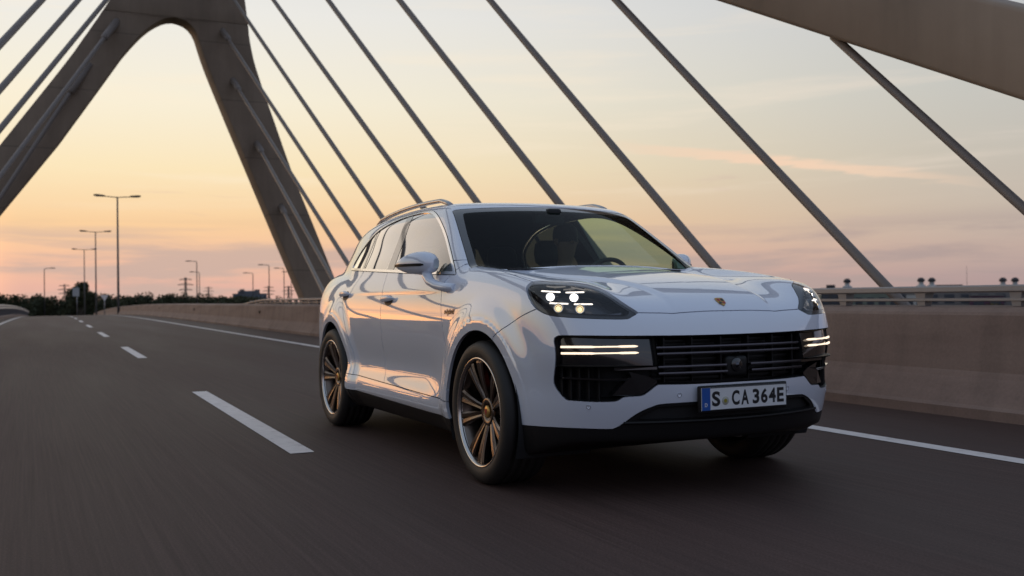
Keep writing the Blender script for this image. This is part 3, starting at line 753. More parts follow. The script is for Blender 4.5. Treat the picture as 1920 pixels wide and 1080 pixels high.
L_ = [(-33.07, (-34.6, -1.115, 9.573), 1), (-25.15, (-34.6, -.1, 11.341), 1), (-16.77, (-34.6, 1.122, 14.339), 0), (-12.48, (-34.6, 1.324, 15.699), 0), (-9.14, (-34.6, 1.53, 17.248), 0)]
TXL = ['lowest stay cable lying along the left pylon leg', 'second stay cable up the left pylon leg', 'stay cable just left of the left pylon leg', 'middle one of the cables crossing the top left corner', 'outermost stay cable cutting the top left corner of the picture']
for (xd, P, s), t in zip(L_, TXL): cable((xd, -6.2, .75), P, .075, t, s)

# ------------------------------------------------------------------ car details
def sweepP(mb, path, sec, up=(0, 0, 1), smooth=True, scale=None):
    """sweep a 2D section (side, up) along a path"""
    secs = []; n = len(path); up = Vector(up)
    for i, p in enumerate(path):
        t = (Vector(path[min(i + 1, n - 1)]) - Vector(path[max(i - 1, 0)])).normalized()
        sd = t.cross(up).normalized(); u = sd.cross(t); k = scale[i] if scale else 1.
        secs.append([Vector(p) + sd * a * k + u * b * k for a, b in sec])
    return mb.sweep(secs, smooth=smooth)
def ell(a, b, n=12): return [(a * math.cos(2 * math.pi * k / n), b * math.sin(2 * math.pi * k / n)) for k in range(n)]
def fx(a, z): return float(front(np.array(float(abs(a))), np.array(float(z))))
def surf(x, z, sg=-1):
    """point and normal on the side of the car"""
    P = np.array([[x, -1.2, z]]); lo, hi = .5, 1.3
    for _ in range(40):
        md = (lo + hi) / 2
        if g(np.array([[x, md, z]]))[0] > 0: hi = md
        else: lo = md
    n = grad(np.array([[x, lo, z]]))[0]
    return Vector((x, sg * lo, z)), Vector((n[0], sg * n[1], n[2]))
# --- wheels
def wheel_meshes():
    R = {}
    prof = [(.281, .112), (.287, .126), (.297, .130), (.312, .139), (.334, .1425), (.357, .139), (.374, .128), (.384, .110)]
    for h in (.098, .080, .079, .066, .065, .030, .029, .016, .015, 0): prof.append((.3895 if h in (.098, .080, .065, .030, .015, 0) else .3835, h))
    prof = prof + [(r, -h) for r, h in reversed(prof[:-1])]
    R['tyre'] = MB().lathe(prof, 'y', 96).mesh('tyre')
    mb = MB()
    for k in range(5):  # raised sidewall ribs
        pass
    lip = [(.281, .108), (.286, .128), (.291, .1335), (.297, .1335), (.3005, .129), (.299, .124), (.287, .112)]
    R['rim_edge'] = MB().lathe(lip + [lip[0]], 'y', 96).mesh('rim_edge')
    R['barrel'] = MB().lathe([(.285, .11), (.272, .09), (.262, .02), (.258, -.10), (.285, -.115)], 'y', 64).mesh('barrel')
    # one spoke along +z, flared, with a ridge
    mb = MB(); secs = []
    for r, h, w, th in ((.045, .072, .040, .03), (.075, .078, .036, .032), (.12, .090, .040, .034), (.18, .104, .054, .034), (.235, .114, .070, .03), (.268, .118, .082, .026), (.288, .116, .094, .02)):
        secs.append([(-w * .5, h - th, r), (-w * .5, h - .008, r), (-w * .34, h, r), (-w * .06, h - .003, r), (0, h - .008, r), (w * .06, h - .003, r), (w * .34, h, r), (w * .5, h - .008, r), (w * .5, h - th, r)])
    mb.sweep(secs); R['spoke'] = mb.mesh('spoke')
    R['hub'] = MB().lathe([(0, .062), (.040, .062), (.046, .074), (.072, .082), (.078, .074), (.080, .03), (0, .03)], 'y', 40).mesh('hub')
    R['centre_cap'] = MB().lathe([(0, .086), (.026, .085), (.034, .081), (.036, .072), (0, .07)], 'y', 32).mesh('centre_cap')
    R['cap_crest'] = MB().add([(-.012, .0872, .016), (.012, .0872, .016), (.013, .0872, 0), (0, .0872, -.018), (-.013, .0872, 0)], [(0, 1, 2, 3, 4)]).mesh('cap_crest')
    R['brake_disc'] = MB().lathe([(.07, .02), (.205, .02), (.208, .012), (.208, -.012), (.07, -.014)], 'y', 64).mesh('brake_disc')
    for k, mm in (('tyre', 'rubber'), ('rim_edge', 'rimlip'), ('barrel', 'rim'), ('spoke', 'rim'), ('hub', 'rim'), ('centre_cap', 'gold'), ('cap_crest', 'red'), ('brake_disc', 'disc')): R[k].materials.append(M[mm])
    return R
WMSH = wheel_meshes()
def wheel(x, sg, rot, steer=0.):
    o = empty('wheel', (x, sg * .845, .3885)); o.parent = CAR
    o.rotation_euler.z = (math.pi if sg < 0 else 0) + steer
    for k in ('tyre', 'rim_edge', 'barrel', 'hub', 'centre_cap', 'cap_crest', 'brake_disc'):
        link(k, WMSH[k], None, o)
    for k in range(5):
        for d in (-.235, .235):
            s = link('spoke', WMSH['spoke'], None, o); s.rotation_euler.y = rot + k * 2 * math.pi / 5 + d
    mb = MB(); secs = []
    for t in np.linspace(-.55, .55, 9):
        a = t + (2.2 if sg < 0 else .9); secs.append([(r * math.cos(a), h, r * math.sin(a)) for r, h in ((.15, -.03), (.15, .045), (.19, .055), (.225, .045), (.225, -.03))])
    mb.sweep(secs); mb.build('caliper', M['caliper'], o)
for x in (0, -2.895):
    wheel(x, -1, .31 if x == 0 else .1, -.012 if x == 0 else 0); wheel(x, 1, .2, -.012 if x == 0 else 0)
    for sg in (-1, 1):
        mb = MB(); secs = []
        for h in (.958, .93, .80, .52):
            secs.append([(x + (RA + .012) * math.cos(t), sg * h, .388 + (RA + .012) * math.sin(t)) for t in np.linspace(-.45, math.pi + .45, 40)])
        mb.sweep(secs, closed=False, smooth=True)
        c = len(mb.v); mb.add([p for p in secs[-1]] + [(x, sg * .52, .388)], [(i, i + 1, 40) for i in range(39)])
        mb.build('wheel_arch_liner', M['interior'], CAR)
# --- grille and lower front
V, Nn, F = SH.panel('grille', gap=.003, depth=.11, both=True, lip_only=True); link('grille_surround', skin_mesh('grille_surround', V, Nn, F), M['plastic'], CAR)
V, Nn, F = SH.panel('grille', gap=0, depth=0, both=True, inset=.10); GB = link('grille', skin_mesh('grille', V, Nn, F), M['interior'], CAR)
for sd in (-1, 1):
    V, Nn, F = SH.panel('lamphousing', gap=.003, depth=.11, side=sd, lip_only=True); link('running_light_surround', skin_mesh('running_light_surround', V, Nn, F), M['plastic'], CAR)
V, Nn, F = SH.panel('lowerintake', gap=.0, depth=0, both=True, inset=.055); link('lower_intake', skin_mesh('lower_intake', V, Nn, F), M['interior'], CAR)
V, Nn, F = SH.panel('lowerintake', gap=.0, depth=.056, both=True, lip_only=True); link('lower_intake_surround', skin_mesh('lower_intake_surround', V, Nn, F), M['plastic'], CAR)
slat = [(-.006, -.0045), (.006, -.0065), (.007, 0), (.006, .0065), (-.006, .0045), (-.03, 0)]
def slatbar(z, y0, y1, d=.014, m='gloss', nm='slat', sc=1.):
    mb = MB(); path = [(fx(y, z) - d, y, z) for y in np.linspace(y0, y1, 17)]
    secs = [[(p[0] + a * sc, p[1], p[2] + b * sc) for a, b in slat] for p in path]
    mb.sweep(secs); return mb.build(nm, M[m], GB)
M['slat'] = mat('dark_chrome', (.10, .10, .115), .25, 1.)
for z in (.757, .727): slatbar(z, -.445, .445, m='slat')
for z in (.664, .633):
    slatbar(z, -.445, -.075, m='slat'); slatbar(z, .075, .445, m='slat')
for z in (.605, .695, .785): slatbar(z, -.44, .44, .07, 'plastic', 'shutter', 1.)
for z in np.arange(.60, .81, .021): slatbar(z, -.44, .44, .085, 'plastic', 'shutter', .8)
for y in (-.40, -.25, -.085, .085, .25, .40):
    MB().box((fx(y, .7) - .055, y, .697), (.05, .007, .215)).build('grille_fin', M['plastic'], GB)
mb = MB(); mb.box((fx(0, .66) - .045, 0, .655), (.05, .135, .105)); o = mb.build('camera_housing', M['plastic'], GB); bevel_mod(o, .02, 3)
MB().lathe([(0, .0), (.030, .0), (.034, -.004), (.034, -.02), (0, -.02)], 'x', 32, (fx(0, .66) - .012, -.008, .663)).build('camera_ring', M['gloss'], GB)
MB().lathe([(0, .004), (.009, .002), (.013, -.004), (.013, -.02), (0, -.02)], 'x', 24, (fx(0, .66) - .008, -.008, .663)).build('camera_lens', M['slat'], GB)
for k, sg in enumerate((-1, 1)):
    V, Nn, F = SH.panel('lamphousing', gap=.004, depth=.03, inset=.03, side=sg)
    HO = link('running_light', skin_mesh('running_light', V, Nn, F), M['gloss'], CAR)
    for z in (.768, .737):
        mb = MB(); secs = []
        for a in (.853, .848, .74, .725, .625, .61, .545, .531):
            h = .0050 if not .615 < a < .735 else .0032
            if a == .531: h = .0012
            x = fx(a, z) - .016
            secs.append([(x - .01, sg * a, z - h), (x, sg * a, z - h), (x, sg * a, z + h), (x - .01, sg * a, z + h)])
        mb.sweep(secs); mb.build('light_bar', M['ledbar2'], HO)
    IN = empty('side_intake', (0, 0, 0)); IN.parent = CAR
    for a in (.835, .805, .775, .74, .70):
        MB().box((fx(a, .6) - .055, sg * a, .59), (.04, .006, .17)).build('fin', M['plastic'], IN)
    mb = MB(); P = [(.842, .622), (.842, .613), (.70, .606), (.60, .604), (.53, .605), (.53, .622), (.6, .616), (.7, .615)]
    mb.sweep([[(fx(a, z) - .008, sg * a, z) for a, z in P], [(fx(a, z) - .05, sg * a, z) for a, z in P]]); mb.build('blade', M['gloss'], IN)
    mb = MB(); P = [(.60, .604), (.655, .534), (.60, .532), (.53, .534), (.460, .588), (.456, .602), (.50, .624), (.589, .648), (.575, .622)]
    mb.sweep([[(fx(a, z) - .006, sg * a, z) for a, z in P], [(fx(a, z) - .06, sg * a * .99, z) for a, z in P]]); mb.build('air_blade', M['gloss'], IN)
    mb = MB(); P = [(.652, .668), (.652, .655), (.45, .655), (.45, .668)]
    mb.sweep([[(fx(a, z) - .012, sg * a, z) for a, z in P], [(fx(a, z) - .05, sg * a, z) for a, z in P]]); mb.build('blade', M['gloss'], IN)
mb = MB(); secs = []
for y in np.linspace(-.60, .60, 25):
    x = fx(y, .40); secs.append([(x - .02, y, .408), (x + .010, y, .405), (x + .012, y, .398), (x - .01, y, .385)])
mb.sweep(secs); mb.build('splitter', M['plastic'], CAR)
for a, z in ((.75, .479), (.309, .530), (-.35, .530), (-.75, .479)):
    x = fx(a, z); n = grad(np.array([[x, a, z]]))[0]; 
    P = np.array([[x, a, z]]); P = snap_to(P)[0]; n = grad(P[None])[0]
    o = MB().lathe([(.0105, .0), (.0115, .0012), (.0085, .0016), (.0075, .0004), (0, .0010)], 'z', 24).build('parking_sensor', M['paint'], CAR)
    o.location = P + n * .0006; o.rotation_euler = Vector(n).to_track_quat('Z', 'Y').to_euler()
    o = MB().lathe([(.0095, .0018), (.0108, .0018)], 'z', 24).build('sensor_ring', M['plastic'], CAR); o.location = P + n * .0008; o.rotation_euler = Vector(n).to_track_quat('Z', 'Y').to_euler()
# --- headlights
M['bezel'] = mat('lamp_bezel_grey', (.035, .036, .04), .35)
M['bowl'] = mat('lamp_bowl_grey', (.05, .05, .055), .3, .6)
def hp(a, x, z, dep, sg):
    P = np.array([[x, a, z]]); P = snap_to(P)[0]; n = grad(P[None])[0]; d = np.array([.80, .52, .22]); q = P - d * dep
    return Vector((q[0], sg * q[1], q[2])), Vector((.86, sg * .46, .12)).normalized()
for HL, sg in zip(HEADS, (-1, 1)):
    V, Nn, F = SH.panel('headin', gap=.0, depth=0, inset=.066, side=sg); link('lamp_bowl', skin_mesh('lamp_bowl', V, Nn, F), M['bowl'], HL)
    V, Nn, F = SH.panel('headin', gap=0, depth=.067, side=sg, lip_only=True); link('lamp_rim', skin_mesh('lamp_rim', V, Nn, F), M['gloss'], HL)
    V, Nn, F = SH.panel('head', gap=.0, depth=.0, inset=.014, side=sg); link('lamp_bezel', skin_mesh('lamp_bezel', V, Nn, F), M['bezel'], HL)
    for (a, x, z, m, r) in ((.854, .612, 1.017, 'led', .0125), (.773, .708, 1.010, 'led', .0125), (.843, .674, .961, 'ledwarm', .0125), (.768, .756, .955, 'ledwarm', .0125)):
        p, d = hp(a, x, z, .030, sg); q = d.to_track_quat('Z', 'Y')
        o = MB().lathe([(r * 1.9, .012), (r * 1.75, .014), (r * 1.2, -.004), (r * 1.15, -.03), (r * 1.9, -.03), (r * 1.9, .012)], 'z', 32).build('reflector_cup', M['chrome'], HL); o.location = p; o.rotation_euler = q.to_euler()
        o = MB().lathe([(0, .010), (r * .5, .007), (r * .85, -.002), (r, -.014), (0, -.014)], 'z', 24).build('projector_lens', M[m], HL); o.location = p; o.rotation_euler = q.to_euler()
    for (a0, x0, z0, a1, x1, z1) in ((.867, .542, 1.047, .812, .642, 1.039), (.794, .663, 1.036, .715, .709, 1.029), (.864, .623, .985, .805, .708, .981), (.785, .728, .978, .706, .775, .974)):
        p, _ = hp(a0, x0, z0, .022, sg); q, _ = hp(a1, x1, z1, .022, sg)
        mb = MB(); mb.tube([p + (q - p) * t for t in (0, .05, .95, 1)], [.002, .0034, .0034, .002], 8); mb.build('light_strip', M['ledbar'], HL)
    p0, _ = hp(.86, .66, .93, .04, sg); p1, _ = hp(.70, .82, .918, .035, sg); p2, _ = hp(.60, .85, .925, .03, sg); p3, _ = hp(.56, .82, .955, .03, sg)
    mb = MB(); mb.tube([p0, p1, p2, p3], [.006, .010, .012, .004], 8); mb.build('lamp_trim', M['slat'], HL)
# --- number plate
PL = empty('number_plate', (1.036, 0, .506)); PL.parent = CAR
o = MB().box((-.012, 0, -.002), (.02, .545, .134)).build('plate_holder', M['plastic'], PL); bevel_mod(o, .008, 3)
o = MB().box((0, 0, 0), (.006, .520, .110)).build('plate_face', M['plate'], PL)
o = MB().box((.0012, -.2345, 0), (.006, .049, .108)).build('country_band', M['plateblue'], PL)
def glyph(ch, y0, y1, z0, z1, m, name, parent, bold=.03, x=.0035, shear=0., depth=.001):
    cu = bpy.data.curves.new('glyph', 'FONT'); cu.body = ch; cu.offset = bold; cu.shear = shear; cu.resolution_u = 6
    ob = bpy.data.objects.new('glyph', cu); COL.objects.link(ob); bpy.context.view_layer.update()
    me = bpy.data.meshes.new_from_object(ob.evaluated_get(bpy.context.evaluated_depsgraph_get())); bpy.data.objects.remove(ob)
    n = len(me.vertices); co = np.empty(n * 3, np.float32); me.vertices.foreach_get('co', co); co = co.reshape(-1, 3)
    mn, mx = co.min(0), co.max(0); u = (co[:, 0] - mn[0]) / (mx[0] - mn[0]); w = (co[:, 1] - mn[1]) / (mx[1] - mn[1])
    out = np.stack([np.full(n, x), y0 + (y1 - y0) * u, z0 + (z1 - z0) * w], 1); me.vertices.foreach_set('co', out.astype(np.float32).ravel()); me.update()
    me.materials.clear(); return link(name, me, M[m], parent)
bord = [(-.208, .050), (.2575, .050), (.2575, -.050), (-.208, -.050)]
for ch, a, b in (('S', 265, 360), ('C', 495, 585), ('A', 605, 695), ('3', 740, 820), ('6', 840, 920), ('4', 935, 1020), ('E', 1035, 1118)):
    f_ = lambda u: -.26 + (u - 150) / 996 * .52
    glyph(ch, f_(a), f_(b), -.0365, .0365, 'ink', 'letter', PL, .035)
glyph('D', -.2435, -.2275, -.036, -.018, 'plate', 'country_letter', PL, .02, .0046)
MB().lathe([(0, .0042), (.020, .0042), (.021, .003)], 'x', 32, (0, -.119, -.012)).build('registration_seal', M['seal'], PL)
MB().lathe([(0, .0050), (.010, .0050)], 'x', 24, (0, -.119, -.012)).build('seal_emblem', M['sealc'], PL)
mb = MB(); T = .003
for a, b, c, d in ((-.26, .26, .052, .055), (-.26, .26, -.055, -.052)): mb.box((.0034, (a + b) / 2, (c + d) / 2), (.0014, b - a, d - c))
mb.build('plate_border', M['ink'], PL)
# --- bonnet crest
P = snap_to(np.array([[.861, 0., .972]]))[0]; n = grad(P[None])[0]
CR = empty('bonnet_crest', P + n * .001); CR.parent = CAR
q = Vector((n[0], 0, n[2])); t = Vector((-n[2], 0, n[0])); CR.rotation_euler = Matrix((Vector((0, 1, 0)), t, q)).transposed().to_euler()
sh = [(-.024, .030), (0, .033), (.024, .030), (.026, .010), (.021, -.012), (0, -.033), (-.021, -.012), (-.026, .010)]
mb = MB(); mb.sweep([[(a, b, 0) for a, b in sh], [(a, b, .003) for a, b in sh], [(a * .9, b * .9, .004) for a, b in sh]]); mb.build('shield', M['gold'], CR)
for a0, a1, b0, b1 in ((-.019, -.003, .004, .022), (.003, .019, -.018, -.002)): MB().box(((a0 + a1) / 2, (b0 + b1) / 2, .0045), (a1 - a0, b1 - b0, .0012)).build('shield_field', M['red'], CR)
for a0, a1, b0, b1 in ((.003, .019, .004, .022), (-.019, -.003, -.018, -.002)): MB().box(((a0 + a1) / 2, (b0 + b1) / 2, .0045), (a1 - a0, b1 - b0, .0012)).build('shield_field', M['ink'], CR)
# --- fender lettering
for sg in (-1, 1):
    p0, n0 = surf(-.466, .927, sg)
    B = empty('fender_badge', p0 + n0 * .002); B.parent = CAR
    tx = Vector((1, 0, 0)) if sg < 0 else Vector((-1, 0, 0)); tx = (tx - n0 * tx.dot(n0)).normalized(); uz = n0.cross(tx)
    B.rotation_euler = Matrix((n0, tx, uz)).transposed().to_euler()
    glyph('e-hybrid', -.075, .075, -.018, .022, 'ink', 'lettering', B, .02, .001, .25)
    glyph('e-hybrid', -.077, .077, -.019, .023, 'red', 'lettering_outline', B, .05, .0004, .25)
# --- door handles
for sg in (-1, 1):
    for x, z in ((-1.575, 1.006), (-2.625, 1.045)):
        pts = []; sc = []
        H = empty('door_handle', (0, 0, 0)); H.parent = CAR
        mb = MB(); secs = []
        for t in np.linspace(-1, 1, 15):
            p, n = surf(x + t * .115, z + .006 * t, sg); b = max(0., 1 - t * t) ** .5; lift = .004 + .030 * (1 - t ** 6) * (1 - .25 * t * t)
            hh = .017 * (1 - abs(t) ** 5) + .004; th = .010
            u = Vector((0, 0, 1)); c = p + n * lift
            secs.append([c + n * th * math.cos(k) + u * hh * math.sin(k) for k in np.linspace(0, 2 * math.pi, 13)[:-1]])
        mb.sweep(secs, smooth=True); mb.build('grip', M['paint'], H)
        mb = MB(); p, n = surf(x, z - .004, sg); ring = []
        v = [p + n * .0012]; 
        for k in range(24):
            a = 2 * math.pi * k / 24; pp, nn = surf(x + .085 * math.cos(a), z - .006 + .036 * math.sin(a), sg); v.append(pp + nn * .0008)
        mb.add(v, [(0, 1 + k, 1 + (k + 1) % 24) for k in range(24)], True); mb.build('handle_recess_shade', M['plastic'], H)  # flat dark oval on the door skin, stands for the shaded hollow behind the grip
# --- door mirrors
for sg in (-1, 1):
    MR = empty('door_mirror', (0, 0, 0)); MR.parent = CAR
    I_, O_ = Vector((-.755, -.905, 1.222)), Vector((-1.02, -1.083, 1.222)); ax = (O_ - I_).normalized(); fwd = Vector((-ax.y, ax.x, 0)); fwd = fwd if fwd.x > 0 else -fwd
    fl = lambda p: Vector((p.x, -sg * p.y, p.z)) if sg > 0 else p
    tp = Spl([(0, 1.268), (.12, 1.290), (.3, 1.303), (.55, 1.296), (.8, 1.268), (.95, 1.238), (1, 1.226)]); bt = Spl([(0, 1.185), (.12, 1.168), (.3, 1.158), (.55, 1.163), (.8, 1.182), (.95, 1.205), (1, 1.216)])
    df = Spl([(0, .055), (.2, .078), (.5, .075), (.8, .05), (1, .006)]); db = Spl([(0, .03), (.2, .05), (.5, .055), (.8, .045), (1, .004)])
    mb = MB(); secs = []
    for t in [0, .03, .07, .12, .2, .3, .4, .5, .6, .7, .8, .87, .93, .97, 1]:
        k0 = 1 if t > .05 else .72 + t * 5.6
        c = I_ + (O_ - I_) * t; zt, zb, f_, b_ = float(tp(t)), float(bt(t)), float(df(t)) * k0, float(db(t)) * k0; zm, zh = (zt + zb) / 2, (zt - zb) / 2 * k0; ring = []
        for k in range(20):
            a = 2 * math.pi * k / 20; ca, sa = math.cos(a), math.sin(a); e_ = .8
            cc = math.copysign(abs(ca) ** e_, ca); ss = math.copysign(abs(sa) ** e_, sa)
            ring.append(fl(Vector((c.x, c.y, zm)) + fwd * cc * (f_ if cc > 0 else b_) + Vector((0, 0, ss * zh))))
        secs.append(ring)
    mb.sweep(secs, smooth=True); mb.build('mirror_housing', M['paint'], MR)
    mb = MB(); secs = []
    for t in np.linspace(.16, 1.0, 14):
        c = I_ + (O_ - I_) * t; f_ = float(df(t)); zz = 1.2185; h = .0085 if t > .2 else .004
        P0 = Vector((c.x, c.y, zz)) + fwd * f_ * 1.0
        secs.append([fl(P0 + fwd * .0025 + Vector((0, 0, -h))), fl(P0 + fwd * .0025 + Vector((0, 0, h))), fl(P0 - fwd * .02 + Vector((0, 0, h))), fl(P0 - fwd * .02 + Vector((0, 0, -h)))])
    mb.sweep(secs); mb.build('indicator_strip', M['plastic'], MR)
    mb = MB(); path = [Vector(p) for p in ((-.81, -.957, 1.19), (-.785, -.960, 1.150), (-.725, -.962, 1.112), (-.655, -.945, 1.088), (-.58, -.925, 1.076), (-.49, -.898, 1.073))]
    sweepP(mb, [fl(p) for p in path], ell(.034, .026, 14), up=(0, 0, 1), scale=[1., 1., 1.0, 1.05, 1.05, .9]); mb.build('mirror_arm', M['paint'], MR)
    mb = MB(); v = []; f0 = -.052
    cN = I_ + (O_ - I_) * .45
    v = [fl(Vector((cN.x, cN.y, 1.23)) + ax * .11 * math.cos(a) * 1. - fwd * .062 + Vector((0, 0, .055 * math.sin(a)))) for a in np.linspace(0, 2 * math.pi, 25)[:-1]]
    mb.add(v, [tuple(range(24))]); mb.build('mirror_glass', M['chrome'], MR)
# --- roof rails
M['alu'] = mat('rail_aluminium', (.42, .42, .43), .28, .9)
for sg in (-1, 1):
    mb = MB(); path = []; sc = []
    def rz(x, a): return float(RZ(x)) - .045 * a ** 2 - .08 * a ** 6
    for t in np.linspace(0, 1, 31):
        x = -1.24 - 1.72 * t; a = .605 - .05 * t ** 3; lift = .036 * min(1, (t / .10)) ** .7 * min(1, ((1 - t) / .10)) ** .7 - .010
        path.append((x, sg * a, rz(x, a) + lift))
    secs = []
    for p in path: secs.append([(p[0], p[1] + b, p[2] + c) for b, c in ((-.017, -.012), (.017, -.012), (.019, .004), (.010, .014), (-.010, .014), (-.019, .004))])
    mb.sweep(secs, smooth=True); o = mb.build('roof_rail', M['alu'], CAR)
# --- cabin
IT = CAR
mb = MB(); secs = []
for y in np.linspace(-.76, .76, 13):
    k = .31 * y * y; b = .03 * math.exp(-((y - .38) / .16) ** 2)
    secs.append([(-.34 - k, y, 1.0), (-.40 - k, y, 1.135), (-.52 - k, y, 1.172 + b), (-.74 - k * .5, y, 1.165 + b), (-.80 - k * .5, y, 1.10), (-.78, y, .8)])
mb.sweep(secs, smooth=True); mb.build('dashboard', M['interior'], CAR)
ST = empty('steering_wheel', (-.90, .38, 1.09)); ST.parent = CAR; ST.rotation_euler = (0, math.radians(-66), 0)
mb = MB(); mb.tube([(.185 * math.cos(a), .185 * math.sin(a), 0) for a in np.linspace(0, 2 * math.pi, 41)], .016, 8, False); mb.build('steering_rim', M['seat'], ST)
mb = MB(); mb.lathe([(0, .02), (.06, .015), (.07, -.02), (0, -.03)], 'z', 20); mb.box((0, .11, 0), (.035, .15, .012)); mb.box((0, -.11, 0), (.035, .15, .012)); mb.box((-.11, 0, 0), (.15, .03, .012)); mb.build('steering_hub', M['seat'], ST)
def seat(x, y, nm='seat'):
    S = empty(nm, (x, y, 0)); S.parent = CAR
    def pad(name, rows):
        mb = MB(); secs = []
        for (px, pz, w, d) in rows:
            ring = []
            for k in range(16):
                a = 2 * math.pi * k / 16; ca, sa = math.cos(a), math.sin(a)
                ring.append((px + math.copysign(abs(ca) ** .6, ca) * d, math.copysign(abs(sa) ** .55, sa) * w, pz))
            secs.append(ring)
        mb.sweep(secs, smooth=True); mb.build(name, M['seat'], S)
    pad('backrest', [(0, .62, .22, .07), (-.02, .72, .25, .09), (-.06, .95, .25, .075), (-.10, 1.13, .235, .065), (-.125, 1.21, .19, .05), (-.13, 1.235, .12, .03)])
    pad('headrest', [(-.145, 1.24, .09, .03), (-.145, 1.27, .125, .05), (-.15, 1.34, .135, .055), (-.16, 1.41, .12, .045), (-.165, 1.435, .08, .02)])
    pad('cushion', [(.22, .42, .25, .26), (.22, .52, .26, .28), (.22, .60, .25, .27), (.22, .63, .2, .22)])
seat(-1.52, .38); seat(-1.52, -.38); seat(-2.42, .40); seat(-2.42, -.40); seat(-2.42, 0)
mb = MB(); mb.box((-.985, 0, 1.535), (.05, .23, .07)); mb.box((-.94, 0, 1.575), (.10, .10, .05)); o = mb.build('rear_view_mirror', M['interior'], CAR); bevel_mod(o, .015, 2)
for sg in (-1, 1):
    mb = MB(); secs = []
    for z, a in ((1.0, .86), (1.15, .845), (1.3, .79), (1.45, .70), (1.56, .62)):
        xo = -(z - 1.1) * .30; secs.append([(-1.60 + xo, sg * a, z), (-1.60 + xo, sg * (a - .05), z), (-1.88 + xo * .7, sg * (a - .05), z), (-1.88 + xo * .7, sg * a, z)])
    mb.sweep(secs); mb.build('pillar_trim', M['interior'], CAR)
# --- wipers
for y0, y1 in ((.60, .02), (-.05, -.62)):
    mb = MB(); pts = []
    for t in np.linspace(0, 1, 8):
        y = y0 + (y1 - y0) * t; z = 1.168 + .012 * t; xx = float(WSX(z)) - .31 * y * y + .014; pts.append((xx, y, z))
    mb.tube(pts, .006, 6); mb.build('wiper', M['plastic'], CAR)

# ------------------------------------------------------------------ driver
def person():
    P_ = empty('person', (-1.42, .38, .63)); tag(P_, 'person in dark clothes sitting at the steering wheel inside the white car', 'person')
    def skinned(name, joints, edges, m, parent, root=0, sub=2):
        me = bpy.data.meshes.new(name); me.from_pydata([j[0] for j in joints], edges, []); o = link(name, me, m, parent)
        md = o.modifiers.new('skin', 'SKIN'); md.use_smooth_shade = True
        for i, j in enumerate(joints):
            r = j[1]; r = r if isinstance(r, tuple) else (r, r); me.skin_vertices[0].data[i].radius = r; me.skin_vertices[0].data[i].use_root = i == root
        o.modifiers.new('sub', 'SUBSURF').levels = sub; o.modifiers['sub'].render_levels = sub; return o
    J = [((0, 0, .06), (.15, .12)), ((-.03, 0, .25), (.14, .10)), ((-.05, 0, .45), (.16, .10)), ((-.05, 0, .56), (.10, .07)), ((-.03, 0, .63), .05), ((-.01, 0, .70), (.06, .07)), ((.0, 0, .79), (.072, .088)), ((-.005, 0, .87), (.062, .075)),
         ((-.05, .18, .52), .06), ((.10, .22, .33), .045), ((.33, .17, .42), .035), ((.40, .16, .45), .03), ((-.05, -.18, .52), .06), ((.10, -.22, .33), .045), ((.33, -.17, .42), .035), ((.40, -.16, .45), .03),
         ((.10, .11, .07), .09), ((.48, .13, .12), .065), ((.70, .13, -.25), .045), ((.82, .13, -.26), .035), ((.10, -.11, .07), .09), ((.48, -.13, .12), .065), ((.70, -.13, -.25), .045), ((.82, -.13, -.26), .035), ((.088, 0, .775), .012)]
    E_ = [(0, 1), (1, 2), (2, 3), (3, 4), (4, 5), (5, 6), (6, 7), (2, 8), (8, 9), (9, 10), (10, 11), (2, 12), (12, 13), (13, 14), (14, 15), (0, 16), (16, 17), (17, 18), (18, 19), (0, 20), (20, 21), (21, 22), (22, 23)]
    skinned('body', J[:24], E_, M['skin'], P_)
    g_ = lambda r, k=1.12: (r[0] * k, r[1] * k) if isinstance(r, tuple) else r * k
    idx = [0, 1, 2, 3, 8, 9, 10, 12, 13, 14]; mp = {a: i for i, a in enumerate(idx)}
    skinned('jacket', [(J[i][0], g_(J[i][1])) for i in idx], [(mp[a], mp[b]) for a, b in E_ if a in mp and b in mp], M['cloth'], P_)
    idx = [0, 16, 17, 18, 20, 21, 22]; mp2 = {a: i for i, a in enumerate(idx)}
    skinned('trousers', [(J[i][0], g_(J[i][1])) for i in idx], [(mp2[a], mp2[b]) for a, b in E_ if a in mp2 and b in mp2], M['cloth'], P_)
    hv = MB(); hv.lathe([(.0, .935), (.05, .925), (.085, .89), (.094, .84), (.09, .79)], 'z', 24, (-.022, 0, -.01)); hv.build('hair', M['hair'], P_)
    MB().lathe([(0, .118), (.008, .112), (.014, .095), (.013, .075)], 'x', 10, (-.01, 0, .775)).build('nose', M['skin'], P_)
    for s in (-1, 1):
        MB().lathe([(0, .012), (.008, .008), (.012, 0), (0, -.004)], 'x', 12, (.079, s * .032, .80)).build('eye', M['ink'], P_)
        MB().lathe([(0, -.01), (.02, -.01), (.03, 0), (.02, .008), (0, .008)], 'y', 12, (-.01, s * .083, .785)).build('ear', M['skin'], P_)
        for k, (dy, L) in enumerate(((-.024, .055), (-.008, .062), (.008, .06), (.024, .05))):
            mb = MB(); b0 = Vector((.415, s * .16 + dy, .452)); mb.tube([b0, b0 + Vector((.03, 0, .028)), b0 + Vector((.052, 0, .015)), b0 + Vector((.05, 0, -.012))], [.010, .0095, .009, .007], 8); mb.build('finger', M['skin'], P_)
        mb = MB(); b0 = Vector((.40, s * .135, .455)); mb.tube([b0, b0 + Vector((.02, -s * .022, .022)), b0 + Vector((.042, -s * .028, .02))], [.012, .011, .008], 8); mb.build('thumb', M['skin'], P_)
    return P_
person()

